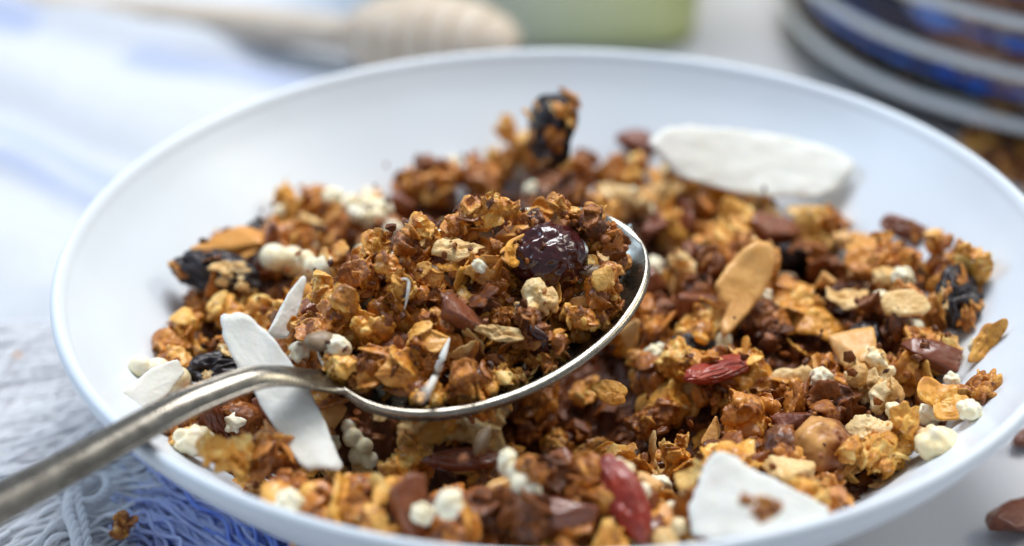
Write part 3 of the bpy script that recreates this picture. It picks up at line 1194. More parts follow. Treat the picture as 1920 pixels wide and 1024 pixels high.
# front
hero('puffed_grain', PP[1], PUFF, 1755, 832, (.3, .3, 1.5), 1.3, 'biggest white puffed grain by the near right rim', 'puffed grain', 'the biggest puffed grain', 'puffed grains in the bowl', sink=.1)
hero('hazelnut', PP[0], HAZEL, 1545, 835, (.5, .3, .5), (2.0, 1.75, 1.8), 'round brown hazelnut behind the near coconut chip', 'hazelnut', 'the round hazelnut', sink=.2)
hero('nut_piece', PN[5], PALE, 1475, 880, (.3, .3, .8), (1.05, .95, 1), 'pale yellow nut piece right of the near coconut chip tip', 'nut piece', 'the pale nut piece', sink=.2)
hero('granola_cluster', big(1), GOLD, 1640, 850, (.3, .3, .8), (.7, .55, .6), 'golden cluster right of the round hazelnut', 'granola cluster', 'the cluster right of the hazelnut', sink=.3)
hero('goji_berry', PG[1], GOJI, 1172, 932, (.2, R_(30), R_(-65)), (.95, 1.35, 1.35), 'blurred red goji berry at the front of the heap', 'goji berry', 'the blurred front goji berry', sink=.1)
hero('puffed_grain', PP[3], PUFF, 843, 945, (.3, .3, 1.5), .8, 'cream puffed grain among golden bits at the front rim', 'puffed grain', 'the puff at the front rim', 'puffed grains in the bowl', sink=.1)
hero('puffed_grain', PP[2], PUFF, 543, 947, (.3, .3, 1.5), .85, 'cream puffed grain touching the near left rim', 'puffed grain', 'the puff at the near left rim', 'puffed grains in the bowl', sink=.1)
hero('granola_cluster', big(2), GOLD, 1268, 865, (.3, 1.3, .8), (.42, .4, .45), 'golden cluster between the front goji and the near coconut chip', 'granola cluster', 'the cluster beside the front goji', sink=.25)
hero('granola_cluster', big(3), BROWN, 1240, 780, (.6, .3, .8), (.7, .6, .6), 'brown cluster rising in front of the spoon shadow', 'granola cluster', 'the brown cluster by the shadow', sink=.3)
# in the shade under the spoon
hero('almond_sliver', PG[1], REDBR, 870, 862, (.1, .05, .1), (.85, .95, .9), 'long dark almond sliver lying in the shade in front of the spoon', 'almond sliver', 'the shaded almond sliver', sink=.1)
hero('sunflower_seed', PS[0], SEED, 905, 826, (.1, R_(-65), .1), (.6, 1.0, .8), 'grey seed standing on end in the shade under the spoon', 'sunflower seed', 'the shaded upright seed', sink=.2)
hero('granola_cluster', PC[0], GOLD, 770, 870, (.3, .3, .8), (.9, .8, .8), 'golden cluster in the shade right of the long chip', 'granola cluster', 'the shaded golden cluster', sink=.25)
hero('oat_flake', PF[7], GOLD, 1145, 735, (R_(45), .4, .4), (.7, .6, .8), 'golden crisp flake at the edge of the spoon shadow', 'oat flake', 'the flake at the shadow edge', sink=.2)
# on the spoon
sp = dict(where='spoon')
hero('cranberry', PCRAN, CRAN, 1028, 482, (.3, .2, .5), (.9, .86, .86), 'large glossy dark cranberry on the spoon', 'cranberry', 'the glossy cranberry', sink=.12, **sp)
hero('oat_flake', PF[1], GOLD, 965, 475, (R_(58), R_(15), R_(60)), (1.0, .75, 1), 'golden oat flake leaning upright against the glossy cranberry', 'oat flake', 'the flake against the cranberry', sink=.25, **sp)
hero('nut_piece', PN[2], ORANGE, 965, 428, (.9, .5, .4), (.85, .9, 1.0), 'tan nut wedge behind the flake on top of the spoonful', 'nut piece', 'the nut wedge', sink=.3, **sp)
hero('granola_cluster', PC[14], BROWN, 890, 425, (.3, .5, .4), (.8, .75, .9), 'flaky brown cluster left of the nut wedge atop the spoonful', 'granola cluster', 'the flaky topmost cluster', sink=.3, **sp)
hero('granola_cluster', PC[9], DARK, 1092, 428, (.3, .5, .4), (.8, .75, .75), 'dark nubbly cluster right of the cranberry at the spoon tip', 'granola cluster', 'the dark nubbly cluster', z=.0665, **sp)
hero('granola_cluster', PC[11], BROWN, 1132, 535, (.3, .5, 2.4), (.85, .75, .8), 'brown nubbly cluster by the spoon rim below a grey seed', 'granola cluster', 'the rim side nubbly cluster', z=.0605, **sp)
hero('sunflower_seed', PS[1], SEED, 1112, 508, (.1, .1, .1), (.62, .85, .85), 'grey sunflower seed between cranberry and spoon rim', 'sunflower seed', 'the grey seed at the tip', sink=.1, **sp)
hero('granola_cluster', PC[12], PALE, 1010, 570, (.3, .5, 1.4), (1.05, .8, .8), 'pale golden nubbly cluster below the glossy cranberry', 'granola cluster', 'the pale cluster below the cranberry', sink=.35, **sp)
hero('granola_cluster', PC[17], BROWN, 660, 505, (.3, .5, -.4), (.9, .8, .8), 'brown flaky cluster at the upper left of the spoonful', 'granola cluster', 'the upper flaky cluster', sink=.3, **sp)
hero('granola_cluster', PC[10], GOLD, 690, 600, (.3, .9, -.4), (1.15, .9, .9), 'golden folded cluster at the handle end of the spoonful', 'granola cluster', 'the golden handle end cluster', sink=.3, **sp)
hero('dried_fruit_piece', PD[1], REDBR, 592, 585, (.3, .9, .7), (.75, .75, .8), 'reddish brown fruit piece at the left edge of the spoonful', 'dried fruit', 'the left fruit piece', sink=.2, **sp)
hero('puffed_grain', PP[0], PUFF, 563, 662, (.3, .9, .7), .8, 'cream puffed grain behind the spoon neck', 'puffed grain', 'the puff behind the neck', 'puffed grains on the spoon', sink=.1, **sp)
hero('puffed_grain', PP[1], PUFF, 632, 652, (.3, .9, 1.7), .8, 'cream puffed grain right of the puff behind the spoon neck', 'puffed grain', None, 'puffed grains on the spoon', sink=.1, **sp)
hero('sunflower_seed', PS[2], SEED, 605, 640, (.3, .1, .2), (.6, 1.0, .9), 'dark grey seed between the two puffs near the spoon neck', 'sunflower seed', None, sink=.1, **sp)
hero('puffed_grain', PP[4], PUFF, 900, 500, (.3, .9, .7), .55, 'small cream puffed grain in the middle of the spoonful', 'puffed grain', 'the small middle puff', 'puffed grains on the spoon', sink=.1, **sp)
hero('oat_flake', PF[4], PALE, 860, 467, (R_(20), .1, .2), (.9, .6, 1), 'pale cream oat flake lying flat left of the nut wedge', 'oat flake', 'the pale top flake', sink=.2, **sp)
hero('oat_flake', PF[10], PALE, 935, 625, (R_(38), .1, -.2), (.8, .45, 1), 'narrow pale oat flake low on the front of the spoonful', 'oat flake', 'the narrow pale flake', sink=.2, **sp)
hero('dried_fruit_piece', PD[0], CRAN, 1010, 645, (.3, .9, .7), (.75, .75, .9), 'dark purple fruit piece near the front rim of the spoon', 'dried fruit', 'the purple fruit piece', sink=.3, **sp)
hero('granola_cluster', PC[13], BROWN, 740, 690, (.3, .5, .2), (1.25, .8, .8), 'wide brown cluster along the spoon rim by the handle', 'granola cluster', 'the wide rim side cluster', sink=.35, **sp)
hero('dried_fruit_piece', PD[3], REDBR, 870, 590, (.3, .5, .2), (.85, .8, .9), 'brown wedge of fruit in the middle front of the spoonful', 'dried fruit', 'the brown fruit wedge', sink=.3, **sp)

for (x, y, k, mt, tn, lab) in ((1125, 572, 2, BROWN, 'brown', 'brown cluster low by the spoon tip rim'), (1085, 612, 9, GOLD, 'golden', 'golden nubbly cluster by the front spoon rim below the tip'),
                           (1035, 668, 5, BROWN, 'brown', 'brown cluster at the front rim right of the purple fruit'), (960, 712, 11, GOLD, 'golden', 'golden nubbly cluster at the middle of the front spoon rim'),
                           (885, 735, 15, BROWN, 'brown', 'flaky brown cluster at the front spoon rim'), (805, 742, 12, GOLD, 'golden', 'nubbly golden cluster at the front spoon rim by the coconut shred'),
                           (705, 712, 1, BROWN, 'brown', 'brown cluster at the spoon rim nearest the handle'), (640, 690, 7, GOLD, 'golden', 'golden cluster right behind the spoon neck'),
                           (1150, 470, 3, BROWN, 'brown', 'brown cluster nearest the spoon tip'), (650, 560, 8, GOLD, 'golden', 'golden cluster inside the far left spoon rim'), (680, 520, 13, BROWN, 'brown', 'brown cluster below the upper flaky cluster'), (620, 610, 14, BROWN, 'brown', 'brown flaky cluster right of the left fruit piece'),
                           (760, 470, 2, BROWN, 'brown', 'brown cluster at the far rim left of the pale top flake'), (1000, 610, 16, DARK, 'dark', 'dark flaky cluster left of the purple fruit'),
                           (600, 540, 4, GOLD, 'golden', 'golden cluster over the far left spoon rim'), (570, 610, 6, BROWN, 'brown', 'brown cluster behind the left fruit piece')):
    hero('granola_cluster', PC[k], mt, x, y, (k * .7, k * 1.3, k * 2.1), .66 + .1 * math.sin(k), lab, 'granola cluster', None, sink=.2,
         z={1150: .0615, 600: .0570, 650: .0585, 760: .0660, 1125: .0575}.get(x), **sp)
hero('granola_cluster', PC[0], BROWN, 1050, 392, (.4, 1.2, .3), .5, 'reddish brown cluster at the far spoon rim above the cranberry', 'granola cluster', None, z=.0690, **sp)
hero('granola_cluster', PC[10], GOLD, 1105, 400, (1.4, .2, .3), (.6, .45, .45), 'orange nubbly cluster at the far rim of the spoon tip', 'granola cluster', None, z=.0675, **sp)
hero('granola_cluster', PC[6], BROWN, 1140, 440, (1.4, .9, 1.3), (.6, .6, .5), 'brown cluster on the far rim closest to the bare spoon tip', 'granola cluster', None, z=.0640, **sp)
hero('granola_cluster', PC[1], GOLD, 930, 402, (.4, .9, 2.3), .7, 'golden cluster at the far spoon rim behind the nut wedge', 'granola cluster', None, z=.0700, **sp)
hero('granola_cluster', PC[16], BROWN, 872, 418, (1.4, .9, 2.3), .72, 'brown flaky cluster at the middle of the far spoon rim', 'granola cluster', None, z=.0685, **sp)
hero('granola_cluster', PC[3], GOLD, 815, 442, (2.4, .3, .3), .72, 'golden cluster left of the middle of the far spoon rim', 'granola cluster', None, z=.0662, **sp)
hero('granola_cluster', PC[13], GOLD, 700, 470, (2.4, .9, 1.3), (.75, .7, .7), 'golden cluster on the far rim left of the heap top', 'granola cluster', None, z=.0620, **sp)


def crust(o, n, seed, lo=.30, hi=.55):
    r = np.random.default_rng(seed)
    me = o.data
    k = len(me.vertices)
    co = np.empty(k * 3); me.vertices.foreach_get('co', co); co = co.reshape(-1, 3)
    no = np.empty(k * 3); me.vertices.foreach_get('normal', no); no = no.reshape(-1, 3)
    M = np.array(Euler(o.rotation_euler).to_matrix())
    wn = no @ M.T
    w = np.where((wn @ np.array([0, -.75, .66])) > .25)[0]
    sc = np.array(o.scale)
    for q in range(n):
        v = w[r.integers(len(w))]
        c = bpy.data.objects.new('oat_bit', (PC if q % 3 else PF)[r.integers(12)])
        C.objects.link(c)
        c.parent = o
        c.location = co[v]
        c.rotation_euler = Vector(no[v]).to_track_quat('Z', 'Y').to_euler()
        f = r.uniform(lo, hi)
        c.scale = tuple(np.array([f, f * r.uniform(.6, 1), f * .6]) / sc)
        if not c.data.materials:
            c.data.materials.append(BROWN)
        c.material_slots[0].link = 'OBJECT'
        c.material_slots[0].material = (BROWN, GOLD, BROWN, PALE)[r.integers(4)]


for h in HERO:
    if h[0].data in PR_:
        crust(h[0], {1800: 15, 1035: 11, 405: 7}.get(h[4], 4), int(h[4]))

# loose bits elsewhere
def on_table(name, me, mat, px, py, z, e, s, label, cat):
    o = obj(name, me)
    if not me.materials:
        me.materials.append(mat)
    o.location = at_z(px, py, z)
    o.rotation_euler = e
    o.scale = s if hasattr(s, '__len__') else (s, s, s)
    o.material_slots[0].link = 'OBJECT'
    o.material_slots[0].material = mat
    return tag(o, label, cat)


on_table('dried_fruit_piece', PD[2], REDBR, 1905, 975, .0032, (.1, .1, .5), (2.1, 1.5, 1.35), 'brown dried fruit chunk on the bare table beside the bowl', 'dried fruit')
on_table('dried_fruit_piece', PD[4], REDBR, 1925, 822, .0022, (.1, .1, .5), 1.0, 'dark fruit crumb on the table just beyond the bowl edge', 'dried fruit')
on_table('granola_cluster', PC[6], BROWN, 230, 985, .0125, (.3, .2, .5), (.75, .75, .7), 'brown granola crumb lying on the white yarn fringe', 'granola cluster')
on_table('nut_piece', PN[1], ORANGE, 30, 668, .0075, (.3, .2, .5), (.4, .3, .3), 'tiny orange crumb on the white cloth left of the bowl', 'nut piece')
w = at_z(1862, 716, .045)
on_table('oat_flake', PF[11], GOLD, 1862, 718, float(bowl_inner(math.hypot(w[0], w[1]))) + .0012, (R_(10), R_(-42), .9), (.75, .5, .9), 'small golden oat flake stuck alone on the right bowl wall', 'oat flake')


# ------------------------------------------------------------------ coconut chips: real slices with thickness and curl
def slice_(name, outline, p, n, th, mat, label, cat, bend=.0, bdir=(1, 0), wob=.0003, group=None, rag=.036):
    n = np.asarray(n, float)
    n /= np.linalg.norm(n)
    W3 = np.array([on_plane(x, y, p, n) for x, y in outline])
    o = W3.mean(0)
    ex = np.cross(n, [0.31, .2, .9])
    ex /= np.linalg.norm(ex)
    ey = np.cross(n, ex)
    Q = np.stack([(W3 - o) @ ex, (W3 - o) @ ey], 1)
    Q = np.vstack([Q, Q[:1]])
    seg = np.r_[0, np.cumsum(np.linalg.norm(np.diff(Q, axis=0), axis=1))]
    M = 90
    tt = np.linspace(0, seg[-1], M, endpoint=False)
    B = np.stack([np.interp(tt, seg, Q[:, 0]), np.interp(tt, seg, Q[:, 1])], 1)
    for _ in range(1):
        B = .25 * np.roll(B, 1, 0) + .5 * B + .25 * np.roll(B, -1, 0)
    B *= (1 + np.array([noise.noise(Vector((k * .35, o[0] * 900, 3.3))) + .8 * noise.noise(Vector((k * 1.1, o[0] * 900, 7.3))) for k in range(M)]) * rag)[:, None]
    size = np.abs(B).max()
    bd = np.asarray(bdir, float)
    V, F = [], []
    rings = 12
    for side in (1, -1):
        for k in range(rings):
            q = max(k / (rings - 1), .004)
            edge = math.sqrt(max(0, 1 - q ** 10))
            for x, y in B * q:
                u = (x * bd[0] + y * bd[1]) / size
                z = bend * size * u * u + .0007 * max(0, q - .7) * noise.noise(Vector((x * 260, y * 260, 9.1))) * 3 + wob * noise.noise(Vector((x * 300, y * 300, o[0] * 700))) + wob * .3 * noise.noise(Vector((x * 1200, y * 1200, 1)))
                V.append(o + ex * x + ey * y + n * (z + side * th * .5 * (.35 + .65 * edge)))
    nn = rings * M
    for s in range(2):
        b = s * nn
        for k in range(rings - 1):
            for i in range(M):
                i2 = (i + 1) % M
                f = (b + k * M + i, b + k * M + i2, b + (k + 1) * M + i2, b + (k + 1) * M + i)
                F.append(f if s == 0 else f[::-1])
        c = tuple(b + i for i in range(M))
        F.append(c if s == 0 else c[::-1])
    a, b = (rings - 1) * M, nn + (rings - 1) * M
    for i in range(M):
        i2 = (i + 1) % M
        F.append((a + i, b + i, b + i2, a + i2)[::-1])
    me = mesh(name, np.array(V) - o, F)
    bm = bmesh.new(); bm.from_mesh(me); bmesh.ops.recalc_face_normals(bm, faces=bm.faces); bm.to_mesh(me); bm.free()
    at = me.attributes.new('tint', 'FLOAT', 'POINT')
    at.data.foreach_set('value', np.full(len(V), .55))
    ob = obj(name, me, mat)
    ob.location = o
    tag(ob, label, cat, group)
    _, d = project(o)
    return ob, o, d


def on_heap(px, py):
    z = .085
    while z > .005:
        X = at_z(px, py, z)
        i, j = int((X[0] + HALF) / CELL), int((X[1] + HALF) / CELL)
        if 0 <= i < NG and 0 <= j < NG and H[i, j] >= z:
            break
        z -= .0003
    return X


CH = []
G_ = 'coconut chips in the bowl'
CH.append(slice_('coconut_chip', [(1210, 276), (1235, 255), (1290, 242), (1370, 243), (1450, 252), (1520, 272), (1570, 296), (1593, 322), (1582, 362), (1535, 376), (1480, 371),
                                  (1400, 366), (1330, 350), (1275, 338), (1240, 315)], (.044, .060, .0475), (.10, -.58, .81), .0007, COCO,
                 'largest white coconut chip leaning at the back right of the heap', 'coconut chip', .16, (1, 0), group=G_))
CH.append(slice_('coconut_chip', [(410, 596), (440, 596), (470, 603), (505, 635), (540, 675), (575, 718), (600, 770), (625, 835), (646, 884), (628, 892), (600, 886), (575, 890),
                                  (548, 862), (520, 815), (490, 760), (462, 715), (440, 680), (420, 640)], (-.0490, -.0545, .0475), (.16, -.45, .90), .0007, COCO,
                 'long white coconut chip passing under the spoon handle', 'coconut chip', .18, (0, 1), group=G_))
CH.append(slice_('coconut_chip', [(566, 517), (574, 522), (566, 560), (553, 600), (538, 634), (510, 634), (500, 625), (520, 590), (540, 550)], (-.0415, -.012, .0480), (.5, -.6, .6), .0007, COCO,
                 'narrow pale coconut sliver leaning left of the spoonful', 'coconut chip', .05, group=G_))
CH.append(slice_('coconut_chip', [(203, 765), (240, 725), (285, 690), (330, 676), (345, 700), (310, 745), (260, 790), (215, 800)], (-.0735, -.026, .0420), (.55, -.35, .72), .0007, COCO,
                 'white coconut chip against the left wall behind the handle', 'coconut chip', .05, group=G_))
CH.append(slice_('coconut_chip', [(1340, 850), (1372, 850), (1400, 872), (1440, 892), (1500, 925), (1552, 955), (1545, 985), (1480, 1003), (1400, 1012), (1330, 1012), (1298, 1000),
                                  (1292, 950), (1310, 905), (1318, 875)], (.033, -.0690, .0530), (.05, -.50, .86), .0007, COCO,
                 'blurred white coconut chip nearest the front rim', 'coconut chip', .04, group=G_))
CH.append(slice_('banana_chip', [(1415, 455), (1440, 464), (1449, 490), (1444, 525), (1425, 560), (1398, 592), (1372, 620), (1350, 640), (1343, 618), (1362, 585), (1348, 565), (1340, 535), (1362, 500), (1390, 470)],
                 on_heap(1380, 560) + np.array([0, -.001, .0035]), (.25, -.62, .72), .0022, NUT, 'curved golden banana chip on edge between the reddish fruit and dark flaky cluster', 'banana chip', .16, (0, 1)))
CH.append(slice_('nut_slice', [(1650, 570), (1656, 552), (1680, 543), (1710, 543), (1738, 560), (1746, 580), (1730, 592), (1690, 594), (1660, 588)], on_heap(1697, 567) + np.array([0, 0, .0012]), (.1, -.5, .86), .0012, PALE,
                 'flat oval pale nut slice in the right of the heap', 'nut slice', .05))
on_table('granola_cluster', PC[2], BROWN, 1432, 952, .0566, (.2, .1, .3), (.62, .55, .5), 'brown granola crumb lying on the front coconut chip', 'granola cluster')
for k, (pts, zz, lab) in enumerate([
    ([(752, 528), (766, 532), (764, 560), (758, 588)], .0700, 'thin white coconut shred hanging in the middle of the spoonful'),
    ([(1078, 446), (1092, 462), (1098, 478), (1094, 490)], .0690, 'short curved coconut shred beside the glossy cranberry'),
    ([(842, 640), (828, 680), (812, 720), (790, 752)], .0615, 'long pale coconut shred by the front spoon rim')]):
    wd = [.00035, .0006, .0008][k]
    P3 = smooth_path([on_heap(x, y) + np.array([0, 0, .0006]) for x, y in pts], 14)
    o = P3.mean(0)
    V, F = tubes([P3 - o], [wd * q for q in np.sin(np.linspace(.35, math.pi - .25, 14))], 7)
    ob = obj('coconut_shred', mesh('coconut_shred', V, F), COCO)
    ob.location = o
    tag(ob, lab, 'coconut shred')

# ------------------------------------------------------------------ set the rest of the pieces down as objects
hp = [(h[4], h[5], h[6], h[7], h[2]) for h in HERO]
chip_px = []
for ob, o, d in CH:
    q, dd = project(o)
    vs = np.array([v.co[:] for v in ob.data.vertices][::7]) + o
    pq, pd = project(vs)
    chip_px.append((pq, pd))


def blocks(r):
    q, d = project(r['loc'])
    rp = r['rad'] * FPX / d * .8
    for px, py, rad, hd, wh in hp:
        R = rad * FPX / hd
        if d < hd + .002 and math.hypot(q[0] - px, q[1] - py) < .8 * R + .55 * rp:
            return True
    for pq, pd in chip_px:
        dd = np.hypot(pq[:, 0] - q[0], pq[:, 1] - q[1])
        k = dd < rp * .85
        if k.any() and (d < pd[k].mean() + .004):
            return True
    return False


keep = [r for r in RECS if not blocks(r) and not (math.hypot(*r['loc'][:2]) > .080 and (r['loc'][1] > .03 or (r['loc'][0] < -.05 and r['loc'][1] > -.03)))]
ORD = ['nearest', 'second nearest', 'third nearest', 'fourth nearest', 'fifth nearest', 'sixth nearest', 'seventh nearest', 'eighth nearest', 'ninth nearest', 'tenth nearest']
ORD2 = ['eleventh nearest', 'twelfth nearest', 'thirteenth nearest', 'fourteenth nearest', 'fifteenth nearest', 'sixteenth nearest', 'seventeenth nearest', 'eighteenth nearest', 'nineteenth nearest', 'twentieth nearest']
CATS = {'granola_cluster': 'granola cluster', 'oat_flake': 'oat flake', 'puffed_grain': 'puffed grain', 'nut_piece': 'nut piece',
        'dried_fruit_piece': 'dried fruit', 'raisin': 'raisin', 'sunflower_seed': 'sunflower seed'}
for r in keep:
    o = bpy.data.objects.new(r['kind'], r['me'])
    C.objects.link(o)
    if not r['me'].materials:
        r['me'].materials.append(r['mat'])
    o.location, o.rotation_euler, o.scale = r['loc'], r['e'], r['s']
    o.material_slots[0].link = 'OBJECT'
    o.material_slots[0].material = r['mat']
    r['obj'] = o
# leave out what lies wholly under other pieces, and keep at most about 300 of a kind
bpy.context.view_layer.update()
dg = bpy.context.evaluated_depsgraph_get()
CV = Vector(CAM)
by_kind = {}
for r in keep:
    P = get_cloud(r['me'])
    P = P[:: max(1, len(P) // 45)]
    Mw = np.array(r['obj'].matrix_world)
    X = P @ Mw[:3, :3].T + Mw[:3, 3]
    hits = 0
    for x in X:
        d = Vector(x) - CV
        L_d = d.length
        d /= L_d
        ok, loc, _, _, ob, _ = S.ray_cast(dg, CV + d * (L_d - .13), d)
        if ok and ob.name == r['obj'].name:
            hits += 1
    r['score'] = hits * r['rad'] ** 2
    by_kind.setdefault(r['kind'], []).append(r)
n_hero = {}
for h in HERO:
    n_hero[h[0].name.split('.')[0]] = n_hero.get(h[0].name.split('.')[0], 0) + 1
kept = []
for kind, rs in by_kind.items():
    rs.sort(key=lambda r: -r['score'])
    for n, r in enumerate(rs):
        if r['score'] > 0 and n + n_hero.get(kind, 0) < 305:
            kept.append(r)
        else:
            bpy.data.objects.remove(r['obj'])
keep = kept
marks = {'base': [(h[1], h[3]) for h in HERO if h[1] and h[2] == 'base'], 'spoon': [(h[1], h[3]) for h in HERO if h[1] and h[2] == 'spoon']}
byk = {}
for r in keep:
    byk.setdefault((r['kind'], r['tone'], r['where']), []).append(r)
for (kind, tone, where), rs in byk.items():
    L3 = np.array([r['loc'] for r in rs])
    MK = np.array([p for _, p in marks[where]])
    D = np.linalg.norm(L3[:, None] - MK[None], axis=2)
    rank = np.argsort(np.argsort(D, axis=0), axis=0)
    score = rank + D * 30
    for k, r in enumerate(rs):
        b = int(np.argmin(score[k]))
        n = int(rank[k, b])
        lm = marks[where][b][0]
        w = ('spooned ' if where == 'spoon' else '') + CATS[kind]
        if kind == 'dried_fruit_piece':
            w += ' piece'
        r['label'] = f"{ORD[n]} {tone} {w} to {lm}" if n < 10 else f"{ORD2[n - 10] if n < 20 else 'loose'} {tone} {w} to {lm}"
for r in keep:
    tag(r['obj'], r['label'], CATS[r['kind']], CATS[r['kind']] + ('s on the spoon' if r['where'] == 'spoon' else 's in the bowl'))

# ------------------------------------------------------------------ fine crumbs under and between the pieces: one mass
V, F, tid = [], [], []
vb = 0
step = 2
B = HB0[::step, ::step]
idx = -np.ones(B.shape, int)
inside = (GR[::step, ::step] < .078) & (BIN[::step, ::step] < T[::step, ::step] - .001)
bx, by = GX[::step, ::step], GY[::step, ::step]
for i in range(B.shape[0]):
    for j in range(B.shape[1]):
        if inside[i, j]:
            idx[i, j] = len(V)
            p = Vector((bx[i, j] * 400, by[i, j] * 400, 0))
            V.append((bx[i, j], by[i, j], B[i, j] - .0005 + .0016 * noise.noise(p) + .0009 * noise.noise(p * 2.7)))
            tid.append(.35)
for i in range(B.shape[0] - 1):
    for j in range(B.shape[1] - 1):
        q = (idx[i, j], idx[i + 1, j], idx[i + 1, j + 1], idx[i, j + 1])
        if min(q) >= 0:
            F.append(q)
V = [np.array(V)]
vb = len(V[0])
v1, f1 = ICO[1]
f1 = np.array(f1)
FA = []


def crumb(x, y, z, R):
    global vb
    s = v1 * (1 + rng.normal(size=(len(v1), 1)) * .36) * R * rng.uniform(.5, 1.3, 3)
    V.append(s @ rot_m(rng).T + np.array([x, y, z]))
    FA.append(f1 + vb)
    tid.extend([float(np.clip(rng.normal(.5, .28), 0, 1))] * len(v1))
    vb += len(v1)


for k in range(1800):
    x, y = disk()
    i, j = int((x + HALF) / CELL), int((y + HALF) / CELL)
    if HBASE[i, j] - BIN[i, j] < .006 or GR[i, j] > .077:
        continue
    z = HB0[i, j] if k % 2 else HBASE[i, j]
    R = rng.uniform(.0004, .0010) if k % 2 == 0 else rng.uniform(.001, .0022)
    if z + R > CEIL[i, j]:
        continue
    crumb(x, y, z, R)
for k in range(160):
    x, y = spoon_spot()
    crumb(x, y, H[int((x + HALF) / CELL), int((y + HALF) / CELL)], rng.uniform(.0004, .001))
F = F + [tuple(f) for f in np.concatenate(FA)]
me = mesh('granola_crumbs', np.concatenate(V), F, False)
at = me.attributes.new('tint', 'FLOAT', 'POINT')
at.data.foreach_set('value', np.array(tid, dtype=np.float32))
tag(obj('granola_crumbs', me, DARK), 'fine granola crumbs filling the gaps of the heap, darkened to deepen their shade', 'crumbs', kind='stuff')  # dark crumb colour paints deeper shade into the gaps


# ------------------------------------------------------------------ cloth with yarn fringe
def table_pt(px, py, z=0.0):
    return at_z(px, py, z)


towel = empty('fringed_cloth', (-.2, .12, 0))
tag(towel, 'white cotton cloth with blue stripes and long yarn fringe left of the bowl', 'cloth')
TW = np.array([-.2, .12, 0])
folds = [([(-200, 40), (0, 62), (120, 92), (300, 140), (480, 150), (580, 168)], -.006, .008),
         ([(-200, 0), (60, 38), (200, 60), (330, 95), (420, 100)], .007, .010),
         ([(-200, 170), (0, 235), (120, 290), (220, 345), (300, 400)], -.006, .007),
         ([(-200, 120), (0, 140), (200, 200), (360, 240)], .007, .016),
         ([(-200, 330), (0, 360), (90, 395), (180, 440)], -.006, .008),
         ([(-200, 250), (0, 310), (100, 350), (190, 400)], .005, .007),
         ([(-200, 470), (0, 480), (80, 520), (120, 580)], .006, .012)]
cx0, cx1, cy0, cy1 = -.42, -.035, -.055, .62
nx, ny = 170, 230
X_, Y_ = np.meshgrid(np.linspace(cx0, cx1, nx), np.linspace(cy0, cy1, ny), indexing='ij')
Z_ = np.full(X_.shape, .0030)


def seg_dist(px_pts):
    P = smooth_path([table_pt(x, y) for x, y in px_pts], 60)[:, :2]
    d = np.full(X_.shape, 9.0)
    for p in P:
        d = np.minimum(d, np.hypot(X_ - p[0], Y_ - p[1]))
    return d


for pts, amp, wid in folds:
    Z_ += amp * np.exp(-.5 * (seg_dist(pts) / wid) ** 2)
Z_ += np.array([[.0015 * noise.noise(Vector((x * 40, y * 40, 2))) + .0005 * noise.noise(Vector((x * 150, y * 150, 5))) for y in Y_[0]] for x in X_[:, 0]])
Z_ = np.maximum(Z_, .0008)
near = np.hypot(X_, Y_) < .075
Z_ = np.where(near, np.minimum(Z_, .0035), Z_)
stripe = np.zeros(X_.shape)
for pts, wd in (([(260, 128), (330, 140), (480, 150), (600, 175)], .0075), ([(-200, 10), (0, 50), (40, 58)], .0075), ([(-200, 200), (0, 255), (120, 310), (210, 352), (260, 380)], .005),
                ([(-200, 270), (0, 315), (110, 362), (200, 405)], .0035)):
    d = seg_dist(pts)
    stripe = np.maximum(stripe, np.clip(1.4 - d / wd, 0, 1))
V = np.stack([X_, Y_, Z_], -1).reshape(-1, 3) - TW
F = [(i * ny + j, (i + 1) * ny + j, (i + 1) * ny + j + 1, i * ny + j + 1) for i in range(nx - 1) for j in range(ny - 1)]
me = mesh('cotton_sheet', V, F)
at = me.attributes.new('stripe', 'FLOAT', 'POINT')
at.data.foreach_set('value', stripe.ravel().astype(np.float32))
a = cnt.nodes.new('ShaderNodeAttribute')
a.attribute_name = 'stripe'
mx = cnt.nodes.new('ShaderNodeMix')
mx.data_type = 'RGBA'
mx.inputs['B'].default_value = (.28, .36, .62, 1)
sm_ = cnt.nodes.new('ShaderNodeMath')
sm_.operation = 'MULTIPLY'
sm_.inputs[1].default_value = .6
cnt.links.new(a.outputs['Fac'], sm_.inputs[0])
cnt.links.new(sm_.outputs[0], mx.inputs['Factor'])
cnt.links.new(cr.outputs['Color'], mx.inputs['A'])
cnt.links.new(mx.outputs['Result'], cP.inputs['Base Color'])
obj('cotton_sheet', me, CLOTH, towel)


